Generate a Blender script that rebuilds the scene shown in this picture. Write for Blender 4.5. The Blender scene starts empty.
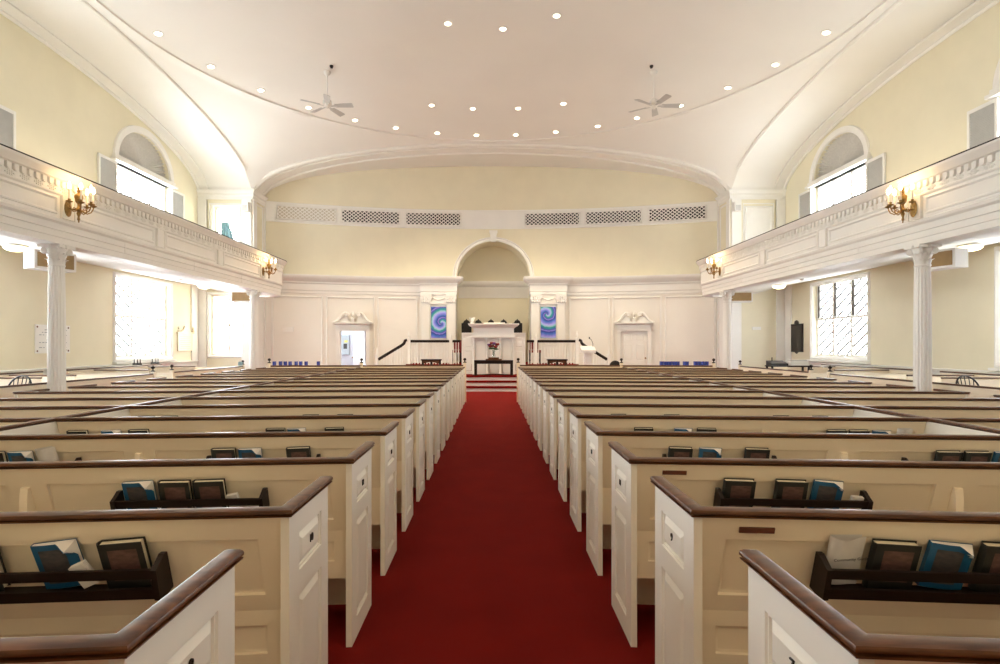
import bpy, bmesh, math, random
from math import pi, sin, cos, tan, radians as R_
from mathutils import Vector, Matrix

C = bpy.context.scene.collection
rnd = random.Random(7)
H = 1.45            # eye height

# ------------------------------------------------------------------ materials
def mat(name, col, rough=0.5, metal=0.0, var=0.0, vscale=8.0, bump=0.0, bscale=60.0, stretch=None, coat=0.0,
        col2=None, emit=None, estr=0.0, spec=0.5, trans=0.0):
    m = bpy.data.materials.new(name); m.use_nodes = True
    nt = m.node_tree; b = nt.nodes['Principled BSDF']
    b.inputs['Base Color'].default_value = (*col, 1); b.inputs['Roughness'].default_value = rough
    b.inputs['Metallic'].default_value = metal; b.inputs['Coat Weight'].default_value = coat
    b.inputs['Specular IOR Level'].default_value = spec
    b.inputs['Transmission Weight'].default_value = trans
    if emit:
        b.inputs['Emission Color'].default_value = (*emit, 1); b.inputs['Emission Strength'].default_value = estr
    if var or bump or col2:
        tc = nt.nodes.new('ShaderNodeTexCoord'); mp = nt.nodes.new('ShaderNodeMapping')
        nt.links.new(tc.outputs['Object'], mp.inputs['Vector'])
        if stretch: mp.inputs['Scale'].default_value = stretch
    if var or col2:
        n = nt.nodes.new('ShaderNodeTexNoise'); n.inputs['Scale'].default_value = vscale; n.inputs['Detail'].default_value = 4
        nt.links.new(mp.outputs['Vector'], n.inputs['Vector'])
        mx = nt.nodes.new('ShaderNodeMix'); mx.data_type = 'RGBA'
        c2 = col2 if col2 else tuple(c * (1 - var) for c in col)
        mx.inputs['A'].default_value = (*col, 1); mx.inputs['B'].default_value = (*c2, 1)
        rm = nt.nodes.new('ShaderNodeMapRange'); rm.inputs['From Min'].default_value = .35; rm.inputs['From Max'].default_value = .65
        nt.links.new(n.outputs['Fac'], rm.inputs['Value']); nt.links.new(rm.outputs['Result'], mx.inputs['Factor'])
        nt.links.new(mx.outputs['Result'], b.inputs['Base Color'])
    if bump:
        n2 = nt.nodes.new('ShaderNodeTexNoise'); n2.inputs['Scale'].default_value = bscale; n2.inputs['Detail'].default_value = 3
        nt.links.new(mp.outputs['Vector'], n2.inputs['Vector'])
        bp = nt.nodes.new('ShaderNodeBump'); bp.inputs['Strength'].default_value = bump; bp.inputs['Distance'].default_value = .01
        nt.links.new(n2.outputs['Fac'], bp.inputs['Height']); nt.links.new(bp.outputs['Normal'], b.inputs['Normal'])
    return m

M_wall = mat('cream_plaster', (.80, .745, .57), .85, var=.04, vscale=1.5, bump=.05, bscale=120)
M_ceil = mat('ceiling_plaster', (.84, .82, .78), .85, var=.03, vscale=.6)
M_trim = mat('white_trim_paint', (.85, .835, .79), .5, var=.03, vscale=2)
M_dado = mat('pale_panel_paint', (.84, .81, .75), .6, var=.03, vscale=1.2)
M_pew = mat('pew_paint', (.87, .77, .60), .42, var=.03, vscale=2.5, bump=.02, bscale=40)
M_pew_daylit = mat('pew_paint_daylit', (.86, .83, .745), .42, var=.03, vscale=2.5, bump=.02, bscale=40)  # paler copy of the pew paint, daylight on ends and dividers put into the colour
M_wood = mat('mahogany', (.135, .052, .018), .32, coat=.06, spec=.35, col2=(.05, .017, .006), vscale=9, stretch=(1, 3, 16))
M_dark = mat('dark_stained_wood', (.014, .0055, .004), .45, spec=.3, col2=(.007, .003, .002), vscale=5, stretch=(1.5, 20, 20))
M_black = mat('black_lacquer', (.012, .011, .010), .45, var=.3, vscale=12)
M_carpet = mat('red_carpet', (.172, .0070, .005), 1.0, col2=(.150, .0056, .0042), vscale=3, bump=.6, bscale=420, spec=.1)
M_brass = mat('aged_brass', (.42, .27, .10), .33, metal=1.0, var=.35, vscale=30)
M_candle = mat('candle_white', (.85, .80, .70), .5, var=.05)
M_flame = mat('bulb_glow', (1, .8, .5), .4, emit=(1, .72, .36), estr=22)
M_lamp = mat('lamp_glow', (1, .95, .85), .4, emit=(1, .86, .62), estr=5)
M_dome = mat('ceiling_lamp_glow', (1, 1, .8), .4, emit=(1, .93, .50), estr=3.2)
M_shut = mat('grey_louvre_paint', (.60, .59, .57), .6, var=.05)
M_fan = mat('sunburst_fabric', (.66, .64, .60), .8, var=.1, vscale=20)
M_blade = mat('fan_blade_paint', (.52, .51, .50), .5, var=.03)
M_dark_strip = mat('dark_strip', (.12, .11, .10), .7, var=.1)
M_lead = mat('lead_came', (.62, .66, .68), .5, metal=.3, var=.2)
M_page = mat('book_paper', (.80, .74, .58), .8, var=.12, vscale=3, stretch=(1, 1, 120))
M_cover = mat('black_cloth_cover', (.018, .020, .018), .5, bump=.1, bscale=400, var=.2)
M_label = mat('brown_stamped_panel', (.150, .080, .066), .55, col2=(.085, .046, .040), vscale=38, stretch=(1, 1, 2.2))
M_blue = mat('blue_paper_cover', (.012, .115, .26), .38, var=.15, vscale=8)
M_blab = mat('slate_stamped_panel', (.085, .078, .082), .5, col2=(.05, .052, .06), vscale=38, stretch=(1, 1, 2.2))
M_paper = mat('white_paper', (.78, .76, .74), .7, var=.06, vscale=20)
M_ink = mat('black_ink', (.02, .02, .02), .6, var=.1)
M_num = mat('tarnished_metal_number', (.030, .025, .02), .4, metal=.6, var=.2)
M_plate = mat('red_brown_plate', (.14, .035, .015), .35, var=.3, vscale=20, stretch=(1, 8, 8))
M_void = mat('dark_void', (.01, .008, .01), .9, var=.1)
M_vback = mat('pale_grille_backing', (.56, .51, .42), .8, var=.05)
M_tan = mat('tan_speaker_cloth', (.40, .27, .13), .9, bump=.2, bscale=300, var=.1)
M_red = mat('red_upholstery', (.22, .025, .025), .8, var=.2)
M_green = mat('leaf_green', (.05, .13, .04), .6, var=.3)
M_purple = mat('purple_bloom', (.16, .05, .22), .6, var=.3)
M_bookblue = mat('royal_blue_cloth', (.03, .07, .42), .5, var=.3, vscale=15)
M_grey = mat('grey_metal', (.30, .33, .36), .4, metal=.3, var=.1)
M_room = mat('pale_blue_wall', (.76, .79, .86), .7, var=.03)
M_marble = mat('cream_marble', (.72, .62, .44), .4, var=.12, vscale=6)
M_bronze = mat('black_bronze', (.035, .030, .026), .5, col2=(.06, .05, .042), vscale=40, metal=.4)
M_teal = mat('pale_blue_cloth', (.35, .58, .66), .8, var=.2)

def glass_mat():
    m = bpy.data.materials.new('window_glass'); m.use_nodes = True
    nt = m.node_tree; nt.nodes.remove(nt.nodes['Principled BSDF'])
    t = nt.nodes.new('ShaderNodeBsdfTransparent'); g = nt.nodes.new('ShaderNodeBsdfGlossy'); g.inputs['Roughness'].default_value = .03
    mx = nt.nodes.new('ShaderNodeMixShader'); mx.inputs['Fac'].default_value = .06
    n = nt.nodes.new('ShaderNodeTexNoise'); n.inputs['Scale'].default_value = 3
    bp = nt.nodes.new('ShaderNodeBump'); bp.inputs['Strength'].default_value = .05
    nt.links.new(n.outputs['Fac'], bp.inputs['Height']); nt.links.new(bp.outputs['Normal'], g.inputs['Normal'])
    nt.links.new(t.outputs[0], mx.inputs[1]); nt.links.new(g.outputs[0], mx.inputs[2])
    nt.links.new(mx.outputs[0], nt.nodes['Material Output'].inputs['Surface'])
    return m
M_glass = glass_mat()

def swirl_mat(name, cx, cz, sgn, scale):
    """procedural painted swirl in blues, violets and greens, in object space (x across, z up)"""
    m = bpy.data.materials.new(name); m.use_nodes = True
    nt = m.node_tree; b = nt.nodes['Principled BSDF']; b.inputs['Roughness'].default_value = .5
    N = lambda t: nt.nodes.new(t); L = nt.links.new
    def mth(op, a, bb=None):
        n = N('ShaderNodeMath'); n.operation = op
        for i, q in enumerate((a, bb)):
            if q is None: continue
            if isinstance(q, (int, float)): n.inputs[i].default_value = q
            else: L(q, n.inputs[i])
        return n.outputs[0]
    tc = N('ShaderNodeTexCoord'); sp = N('ShaderNodeSeparateXYZ')
    L(tc.outputs['Object'], sp.inputs[0])
    no = N('ShaderNodeTexNoise'); no.inputs['Scale'].default_value = 9; L(tc.outputs['Object'], no.inputs['Vector'])
    dx = mth('SUBTRACT', sp.outputs['X'], cx); dz = mth('SUBTRACT', sp.outputs['Z'], cz)
    r = mth('SQRT', mth('ADD', mth('MULTIPLY', dx, dx), mth('MULTIPLY', dz, dz)))
    r = mth('ADD', r, mth('MULTIPLY', mth('SUBTRACT', no.outputs['Fac'], .5), .07))
    ang = mth('MULTIPLY', mth('ARCTAN2', dz, dx), sgn / (2 * pi))
    ph = mth('FRACT', mth('ADD', mth('MULTIPLY', mth('POWER', mth('MAXIMUM', r, .001), .8), scale), mth('ADD', ang, 3)))
    cr = N('ShaderNodeValToRGB'); e = cr.color_ramp.elements
    stops = [(0, (.02, .03, .30)), (.16, (.05, .16, .55)), (.30, (.22, .22, .72)), (.42, (.40, .40, .85)), (.55, (.28, .55, .62)),
             (.64, (.03, .30, .30)), (.74, (.02, .22, .34)), (.84, (.08, .06, .42)), (.92, (.30, .26, .75)), (1, (.02, .03, .30))]
    e[0].position, e[0].color = stops[0][0], (*stops[0][1], 1)
    e[1].position, e[1].color = stops[-1][0], (*stops[-1][1], 1)
    for p, c in stops[1:-1]:
        q = e.new(p); q.color = (*c, 1)
    L(ph, cr.inputs[0]); L(cr.outputs[0], b.inputs['Base Color'])
    return m

# ------------------------------------------------------------------ mesh builder
class MB:
    def __init__(s): s.v = []; s.f = []; s.m = []
    def add(s, vs, fs, m=0):
        o = len(s.v); s.v += [tuple(v) for v in vs]; s.f += [tuple(i + o for i in f) for f in fs]; s.m += [m] * len(fs); return s
    def box(s, x0, y0, z0, x1, y1, z1, m=0):
        v = [(x0, y0, z0), (x1, y0, z0), (x1, y1, z0), (x0, y1, z0), (x0, y0, z1), (x1, y0, z1), (x1, y1, z1), (x0, y1, z1)]
        return s.add(v, [(0, 3, 2, 1), (4, 5, 6, 7), (0, 1, 5, 4), (1, 2, 6, 5), (2, 3, 7, 6), (3, 0, 4, 7)], m)
    def cbox(s, c, sz, m=0, rot=None):
        hx, hy, hz = [q / 2 for q in sz]
        v = [Vector((a * hx, b * hy, d * hz)) for d in (-1, 1) for a, b in ((-1, -1), (1, -1), (1, 1), (-1, 1))]
        if rot is not None: v = [rot @ q for q in v]
        v = [q + Vector(c) for q in v]
        return s.add(v, [(0, 3, 2, 1), (4, 5, 6, 7), (0, 1, 5, 4), (1, 2, 6, 5), (2, 3, 7, 6), (3, 0, 4, 7)], m)
    def prism(s, poly, ext, m=0):
        n = len(poly); e = Vector(ext); a = [Vector(p) for p in poly]; b = [p + e for p in a]
        return s.add(a + b, [tuple(range(n)), tuple(range(2 * n - 1, n - 1, -1))] + [(i, (i + 1) % n, n + (i + 1) % n, n + i) for i in range(n)], m)
    def lathe(s, prof, n=16, c=(0, 0, 0), m=0, flute=None, axis='z'):
        vs = []; fs = []; k = len(prof)
        for r, z in prof:
            for i in range(n):
                rr = r * (flute(i) if flute else 1)
                a = 2 * pi * i / n
                p = (rr * cos(a), rr * sin(a), z)
                if axis == 'x': p = (p[2], p[0], p[1])
                if axis == 'y': p = (p[0], p[2], p[1])
                vs.append((p[0] + c[0], p[1] + c[1], p[2] + c[2]))
        for j in range(k - 1):
            for i in range(n):
                fs.append((j * n + i, j * n + (i + 1) % n, (j + 1) * n + (i + 1) % n, (j + 1) * n + i))
        fs.append(tuple(range(n))); fs.append(tuple(range(k * n - 1, (k - 1) * n - 1, -1)))
        return s.add(vs, fs, m)
    def tube(s, pts, r, n=8, m=0, closed=False):
        pts = [Vector(p) for p in pts]; k = len(pts); rs = r if isinstance(r, (list, tuple)) else [r] * k
        vs = []; up = None
        for j, p in enumerate(pts):
            if closed: t = pts[(j + 1) % k] - pts[j - 1]
            else: t = pts[min(j + 1, k - 1)] - pts[max(j - 1, 0)]
            t.normalize()
            if up is None:
                up = Vector((0, 0, 1)) if abs(t.z) < .9 else Vector((1, 0, 0))
            a = t.cross(up)
            if a.length < 1e-4: a = t.cross(Vector((0, 1, .3)))
            a.normalize(); up = a.cross(t).normalized()
            for i in range(n):
                q = 2 * pi * i / n
                vs.append(p + (a * cos(q) + up * sin(q)) * rs[j])
        fs = []
        for j in range(k if closed else k - 1):
            for i in range(n):
                fs.append((j * n + i, j * n + (i + 1) % n, ((j + 1) % k) * n + (i + 1) % n, ((j + 1) % k) * n + i))
        if not closed: fs += [tuple(range(n)), tuple(range(k * n - 1, (k - 1) * n - 1, -1))]
        return s.add(vs, fs, m)
    def sweep(s, prof, path, m=0, closed=False):
        """profile [(n,z)] swept along an xy path with mitred corners; n points left of travel"""
        P = [Vector(p[:2]) for p in path]; k = len(P); np_ = len(prof); vs = []
        for j in range(k):
            if closed or 0 < j < k - 1:
                d0 = (P[j] - P[j - 1]).normalized(); d1 = (P[(j + 1) % k] - P[j]).normalized()
            elif j == 0: d0 = d1 = (P[1] - P[0]).normalized()
            else: d0 = d1 = (P[j] - P[j - 1]).normalized()
            n0 = Vector((-d0.y, d0.x)); n1 = Vector((-d1.y, d1.x))
            b = (n0 + n1); b = b / max(1e-6, b.length); sc = 1 / max(.2, b.dot(n0))
            for n, z in prof:
                q = P[j] + b * n * sc
                vs.append((q.x, q.y, z))
        fs = []
        for j in range(k if closed else k - 1):
            for i in range(np_):
                fs.append((j * np_ + i, j * np_ + (i + 1) % np_, ((j + 1) % k) * np_ + (i + 1) % np_, ((j + 1) % k) * np_ + i))
        if not closed: fs += [tuple(range(np_)), tuple(range(k * np_ - 1, (k - 1) * np_ - 1, -1))]
        return s.add(vs, fs, m)
    def strip(s, rows, m=0, closed=False):
        """grid of points rows[j][i]"""
        n = len(rows[0]); vs = [p for r in rows for p in r]; fs = []
        for j in range(len(rows) - 1):
            for i in range(n if closed else n - 1):
                fs.append((j * n + i, j * n + (i + 1) % n, (j + 1) * n + (i + 1) % n, (j + 1) * n + i))
        return s.add(vs, fs, m)
    def board(s, f, U0, V0, U1, V1, t, panels, rings, m=0):
        """panelled board: f(u,v,d)->xyz, d outwards; panels are (u0,v0,u1,v1)"""
        us = sorted({U0, U1, *[p[0] for p in panels], *[p[2] for p in panels]})
        vs_ = sorted({V0, V1, *[p[1] for p in panels], *[p[3] for p in panels]})
        for i in range(len(us) - 1):
            for j in range(len(vs_) - 1):
                cu = (us[i] + us[i + 1]) / 2; cv = (vs_[j] + vs_[j + 1]) / 2
                if any(p[0] < cu < p[2] and p[1] < cv < p[3] for p in panels): continue
                s.add([f(us[i], vs_[j], 0), f(us[i + 1], vs_[j], 0), f(us[i + 1], vs_[j + 1], 0), f(us[i], vs_[j + 1], 0)], [(0, 1, 2, 3)], m)
        for (a, b, c, d) in panels:
            loops = []
            for ins, dep in [(0, 0)] + rings:
                loops.append([f(a + ins, b + ins, dep), f(c - ins, b + ins, dep), f(c - ins, d - ins, dep), f(a + ins, d - ins, dep)])
            s.strip(loops, m, closed=True)
            s.add(loops[-1], [(0, 1, 2, 3)], m)
        o = [f(U0, V0, 0), f(U1, V0, 0), f(U1, V1, 0), f(U0, V1, 0)]; q = [f(U0, V0, -t), f(U1, V0, -t), f(U1, V1, -t), f(U0, V1, -t)]
        s.add(o + q, [(7, 6, 5, 4), (0, 4, 5, 1), (1, 5, 6, 2), (2, 6, 7, 3), (3, 7, 4, 0)], m)
        return s
    def frame(s, f, u0, v0, u1, v1, w, d, m=0):
        """raised moulding frame: rectangle ring of width w, height d with bevelled profile"""
        loops = []
        for ins, dep in ((0, 0), (w * .15, d * .7), (w * .5, d), (w * .8, d * .5), (w, 0)):
            loops.append([f(u0 + ins, v0 + ins, dep), f(u1 - ins, v0 + ins, dep), f(u1 - ins, v1 - ins, dep), f(u0 + ins, v1 - ins, dep)])
        return s.strip(loops, m, closed=True)
    def tf(s, fn): s.v = [tuple(fn(*v)) for v in s.v]; return s
    def mir(s): return s.tf(lambda x, y, z: (-x, y, z))
    def mesh(s, name, mats, sharp=35, merge=False):
        me = bpy.data.meshes.new(name)
        me.from_pydata(s.v, [], s.f)
        for i, p in enumerate(me.polygons): p.material_index = s.m[i]
        bm = bmesh.new(); bm.from_mesh(me)
        if merge: bmesh.ops.remove_doubles(bm, verts=bm.verts, dist=2e-5)
        bmesh.ops.recalc_face_normals(bm, faces=bm.faces)
        for f in bm.faces: f.smooth = True
        bm.to_mesh(me); bm.free()
        me.set_sharp_from_angle(angle=R_(sharp))
        for q in (mats if isinstance(mats, (list, tuple)) else [mats]): me.materials.append(q)
        return me
    def build(s, name, mats, parent=None, sharp=35, merge=False, loc=None):
        return link(name, s.mesh(name, mats, sharp, merge), parent, loc)

def link(name, me, parent=None, loc=None):
    o = bpy.data.objects.new(name, me); C.objects.link(o)
    if parent is not None: o.parent = parent
    if loc is not None: o.location = loc
    return o
def tag(o, label, cat, group=None, kind=None):
    if label: o['label'] = label
    if cat: o['category'] = cat
    if group: o['group'] = group
    if kind: o['kind'] = kind
    return o
def thing(name, label, cat, loc=(0, 0, 0), rz=0, group=None):
    o = bpy.data.objects.new(name, None); C.objects.link(o); o.empty_display_size = .1
    o.location = loc; o.rotation_euler = (0, 0, rz)
    return tag(o, label, cat, group)
def struct(name, mb, mats, parent=None, sharp=35, label=None, cat=None):
    o = mb.build(name, mats, parent, sharp)
    if parent is None: o['kind'] = 'structure'
    return o
def sempty(name, loc=(0, 0, 0)):
    o = bpy.data.objects.new(name, None); C.objects.link(o); o.location = loc; o['kind'] = 'structure'; return o
def dup(root, label, loc, rz=None, mtx=None, group=None):
    r = root.copy(); C.objects.link(r); r['label'] = label
    if mtx is not None: r.matrix_world = mtx
    else:
        r.location = loc
        if rz is not None: r.rotation_euler = (0, 0, rz)
    if group: r['group'] = group
    for ch in list(root.children):
        c = ch.copy(); C.objects.link(c); c.parent = r
        for g in list(ch.children):
            d = g.copy(); C.objects.link(d); d.parent = c
    return r
def text_mesh(body, size, ext=.002):
    cu = bpy.data.curves.new('lettering', 'FONT'); cu.body = body; cu.size = size; cu.extrude = ext; cu.align_x = 'CENTER'; cu.align_y = 'CENTER'
    o = bpy.data.objects.new('lettering', cu); C.objects.link(o)
    me = bpy.data.meshes.new_from_object(o.evaluated_get(bpy.context.evaluated_depsgraph_get()))
    bpy.data.objects.remove(o); bpy.data.curves.remove(cu)
    return me
ORD = ['nearest', 'second', 'third', 'fourth', 'fifth', 'sixth', 'seventh', 'eighth', 'ninth', 'tenth', 'eleventh', 'twelfth',
       'thirteenth', 'fourteenth', 'fifteenth', 'sixteenth', 'seventeenth', 'eighteenth', 'nineteenth', 'twentieth']

# ------------------------------------------------------------------ room shell
XW, YF, YR = 9.7, 19.0, -5.0          # side walls, front corner walls, rear wall
XJ = 7.9                              # arch jambs
CYB = 11.1                            # centre of the vaulted bay
ZS, ZT = 6.5, 8.1                     # springing and crown of the arches
def wallY(x): return 21.4 - x * x / 44.6
def ell(d): return ZS + (ZT - ZS) * math.sqrt(max(0, 1 - (d / 7.9) ** 2))

MB().box(-10, -5.3, -.12, 10, 22.6, 0).build('floor', M_carpet)['kind'] = 'structure'

def wall_cells(mb, a0, a1, z0, z1, openings, emit, n=8):
    """openings: dicts a0,a1,lo(a),hi(a). emit(aL,aR,(bL,bR),(tL,tR))"""
    cuts = {a0, a1}
    for o in openings:
        k = o.get('n', 1)
        for i in range(k + 1): cuts.add(o['a0'] + (o['a1'] - o['a0']) * i / k)
    cuts = sorted(c for c in cuts if a0 - 1e-6 <= c <= a1 + 1e-6)
    for l, r in zip(cuts, cuts[1:]):
        if r - l < 1e-5: continue
        mid = (l + r) / 2
        ops = sorted([o for o in openings if o['a0'] < mid < o['a1']], key=lambda o: o['lo'](mid))
        pl, pr = z0, z0
        for o in ops:
            bl, br = o['lo'](l), o['lo'](r)
            if max(bl - pl, br - pr) > 1e-4: emit(l, r, (pl, pr), (bl, br))
            pl, pr = o['hi'](l), o['hi'](r)
        if max(z1 - pl, z1 - pr) > 1e-4: emit(l, r, (pl, pr), (z1, z1))

WY = [16.1, 9.7, 3.3]                 # window bays along each side wall
LZ0, LZ1 = 1.12, 3.28                 # lower windows
UZ0, UZ1, UZA = 4.55, 6.2, 6.36       # upper windows and their lunettes
AR, AV = 1.2, .79
for sgn, nm in ((-1, 'left'), (1, 'right')):
    ops = []
    for y in WY:
        ops.append(dict(a0=y - 1.25, a1=y + 1.25, lo=lambda a: LZ0, hi=lambda a: LZ1))
        ops.append(dict(a0=y - 1.25, a1=y + 1.25, lo=lambda a: UZ0, hi=lambda a: UZ1))
        ops.append(dict(a0=y - AR, a1=y + AR, n=14, lo=lambda a: UZA,
                        hi=lambda a, y=y: UZA + AV * math.sqrt(max(0, AR * AR - (a - y) ** 2))))
    mb = MB()
    def em(l, r, b, t, sgn=sgn, mb=mb):
        mb.prism([(sgn * XW, l, b[0]), (sgn * XW, r, b[1]), (sgn * XW, r, t[1]), (sgn * XW, l, t[0])], (sgn * .3, 0, 0))
    wall_cells(mb, YR, YF + .3, 0, 8.3, ops, em)
    mb.build('wall_' + nm, M_wall)['kind'] = 'structure'
MB().box(-10, YR - .3, 0, 10, YR, 8.3).build('wall_rear', M_wall)['kind'] = 'structure'

# corner walls at y = 19 (left one has windows)
def corner(sgn, nm):
    ops = []
    if sgn < 0:
        ops = [dict(a0=-9.3, a1=-8.12, lo=lambda a: 1.12, hi=lambda a: 3.1), dict(a0=-9.18, a1=-8.3, lo=lambda a: 4.4, hi=lambda a: 6.02)]
    mb = MB()
    def em(l, r, b, t):
        mb.prism([(l, YF, b[0]), (r, YF, b[1]), (r, YF, t[1]), (l, YF, t[0])], (0, .25, 0))
    a = sorted((sgn * XJ, sgn * XW))
    wall_cells(mb, a[0], a[1], 0, 8.3, ops, em)
    # jamb running back to the curved wall
    x = sorted((sgn * XJ, sgn * (XJ + .25)))
    mb.box(x[0], YF + .25, 0, x[1], 20.6, 8.3)
    mb.build('wall_corner_' + nm, M_wall)['kind'] = 'structure'
corner(-1, 'left'); corner(1, 'right')

# curved back wall: arch niche in the middle, two doorways
NX, NR = .07, 1.37
DL, DR, DW, DH = -5.0, 5.13, .465, 1.96
mbw = MB()
nops = [dict(a0=NX - NR, a1=NX + NR, n=20, lo=lambda a: -1, hi=lambda a: 3.93 + math.sqrt(max(0, NR * NR - (a - NX) ** 2))),
        dict(a0=DL - DW, a1=DL + DW, lo=lambda a: -1, hi=lambda a: DH), dict(a0=DR - DW, a1=DR + DW, lo=lambda a: -1, hi=lambda a: DH)]
def emw(l, r, b, t):
    for (p0, p1, q0, q1, mi) in ((b[0], b[1], min(3.5, t[0]), min(3.5, t[1]), 1), (max(3.5, b[0]), max(3.5, b[1]), t[0], t[1], 0)):
        if max(q0 - p0, q1 - p1) < 1e-4: continue
        mbw.prism([(l, wallY(l), p0), (r, wallY(r), p1), (r, wallY(r), q1), (l, wallY(l), q0)], (0, .2, 0), mi)
cuts = [-7.9 + 15.8 * i / 48 for i in range(49)]
nops.append(dict(a0=-7.9, a1=7.9, n=48, lo=lambda a: 8.3, hi=lambda a: 8.3))
wall_cells(mbw, -7.9, 7.9, 0, 8.3, nops, emw)
# niche lining
nb = 22.5
mbw.box(NX - NR, nb, 0, NX + NR, nb + .1, 5.5, 0)
mbw.box(NX - NR - .1, 21.3, 0, NX - NR, nb, 3.95, 0); mbw.box(NX + NR, 21.3, 0, NX + NR + .1, nb, 3.95, 0)
rows = [[(NX - NR * cos(pi * i / 24), y, 3.93 + NR * sin(pi * i / 24)) for i in range(25)] for y in (21.38, nb)]
mbw.strip(rows, 0)
mbw.build('wall_back', [M_wall, M_dado])['kind'] = 'structure'

# ceiling: flat rear slab, barrel side arches, back arch, pendentives, shallow dome
mb = MB()
N = 64
Y0, Y1 = CYB - 7.9, CYB + 7.9
for sgn in (-1, 1):
    rows = []
    for i in range(N + 1):
        th = pi * i / N; y = CYB - 7.9 * cos(th); z = ZS + (ZT - ZS) * sin(th)
        rows.append([(sgn * XJ, y, z), (sgn * (XW - .34), y, z), (sgn * (XW - .34), y, z - .05), (sgn * XW, y, z - .05)])
    mb.strip(rows)
rows = []
for i in range(N + 1):
    th = pi * i / N; x = -7.9 * cos(th); z = ZS + (ZT - ZS) * sin(th)
    rows.append([(x, Y1, z), (x, 21.5, z)])
mb.strip(rows)
RD, RISE = 7.65, .7
RS = (RD * RD + RISE * RISE) / (2 * RISE); CZ = ZT + RISE - RS
def domez(r): return CZ + math.sqrt(RS * RS - r * r)
for q in range(4):
    for hf in (0, 1):
        rows = []
        for i in range(17):
            th = (pi / 4) * i / 16
            b = 7.9 / cos(th)
            row = []
            for k in range(15):
                rho = b + (RD - b) * (k / 14) ** .8
                x, y = rho * cos(th), rho * sin(th); z = ell(math.sqrt(max(0, rho * rho - 7.9 ** 2)))
                if hf: x, y = y, x
                for _ in range(q): x, y = -y, x
                row.append((x, y + CYB, z))
            rows.append(row)
        mb.strip(rows)
# dome with a fine drip edge at its rim
rows = []
for r, z in [(RD, ZT), (RD - .004, ZT - .03), (RD - .05, ZT - .03), (RD - .055, domez(RD - .055))] + [(RD * k / 14, domez(RD * k / 14)) for k in range(13, 0, -1)] + [(.01, domez(0))]:
    rows.append([(r * cos(2 * pi * i / 96), CYB + r * sin(2 * pi * i / 96), z) for i in range(96)])
mb.strip(rows, closed=True)
# rear bay
mb.box(-10, YR - .3, 8.1, 10, Y0, 8.3)
for i in range(N):
    t0, t1 = pi * i / N, pi * (i + 1) / N
    x0, x1 = -7.9 * cos(t0), -7.9 * cos(t1)
    mb.add([(x0, Y0, ZS + 1.6 * sin(t0)), (x1, Y0, ZS + 1.6 * sin(t1)), (x1, Y0, 8.12), (x0, Y0, 8.12)], [(0, 1, 2, 3)])
for s in (-1, 1):
    mb.add([(s * 7.9, Y0, 6.4), (s * XW, Y0, 6.4), (s * XW, Y0, 8.12), (s * 7.9, Y0, 8.12)], [(0, 1, 2, 3)])
ce = mb.build('ceiling', M_ceil, sharp=25, merge=True); ce['kind'] = 'structure'

# arch mouldings
mb = MB()
for sgn in (-1, 1):
    pts = [(sgn * XJ, CYB - 7.9 * cos(pi * i / N), ZS + 1.6 * sin(pi * i / N) - .005) for i in range(N + 1)]
    mb.tube(pts, .055, 8)
    pts = [(sgn * (XW - .03), CYB - 7.9 * cos(pi * i / N), ZS + 1.6 * sin(pi * i / N) - .07) for i in range(N + 1)]
    mb.tube(pts, .045, 8)
    pts = [(sgn * (XW - .34), CYB - 7.9 * cos(pi * i / N), ZS + 1.6 * sin(pi * i / N) - .03) for i in range(N + 1)]
    mb.tube(pts, .03, 6)
for y, dz, r in ((Y1 - .03, -.01, .06), (Y1 + .3, -.01, .03), (Y1 + .85, -.01, .045)):
    pts = [(-7.88 * cos(pi * i / N), y, ZS + 1.59 * sin(pi * i / N) + dz) for i in range(N + 1)]
    mb.tube(pts, r, 8)
struct('trim_1', mb, M_trim)

# springing entablatures, pilasters, panel frames on the corner walls and jambs
mb = MB()
ENT = [(0, 6.26), (.03, 6.27), (.03, 6.36), (.05, 6.38), (.05, 6.46), (.10, 6.52), (.12, 6.56), (0, 6.56)]
for s in (1, -1):
    t = MB()
    t.sweep([(n, z) for n, z in ENT], [(XW, YF), (XJ, YF), (XJ, 20.4)][::-1] if False else [(XJ, 20.1), (XJ, YF), (XW, YF)][::-1])
    # the sweep's left side must face the room
    if s < 0: t.mir()
    mb.add(t.v, t.f)
    fy = lambda u, v, d: (s * u, YF - d, v)
    for (a, b) in ((7.92, 8.22), (9.38, 9.68)):
        mb.board(fy, a, 4.0, b, 6.26, .02, [], [])
        MBt = mb
        MBt.v = MBt.v
    # shift pilaster boards forward of the wall
    fj = lambda u, v, d: (s * (XJ - d), u, v)
    mb.frame(fj, 19.28, 4.2, 19.85, 6.2, .06, .03)
    q_ = sorted((s * (XJ - .012), s * (XJ - .001))); mb.box(q_[0], 19.0, 0, q_[1], 20.1, 3.3)
    mb.box(*sorted((s * (XJ - .05), s * XJ))[:1], 19.0, 0, sorted((s * (XJ - .05), s * XJ))[1], 19.22, 6.26)
    mb.box(sorted((s * (XJ - .05), s * XJ))[0], 19.92, 0, sorted((s * (XJ - .05), s * XJ))[1], 20.12, 6.26)
    for (a, b) in ((7.92, 8.24), (9.4, 9.69)):
        x = sorted((s * a, s * b))
        mb.box(x[0], YF - .05, 0, x[1], YF - .001, 6.26)
    if s > 0:
        mb.frame(fy, 8.34, 4.1, 9.3, 6.05, .1, .05)
        mb.frame(fy, 8.5, 4.25, 9.14, 5.9, .03, .02); mb.box(8.4, YF - .012, 4.12, 9.24, YF - .002, 6.0)
    mb.frame(fy, 8.3, 4.0, 9.34, 6.14, .04, .02)
struct('trim_2', mb, M_trim)

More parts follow.
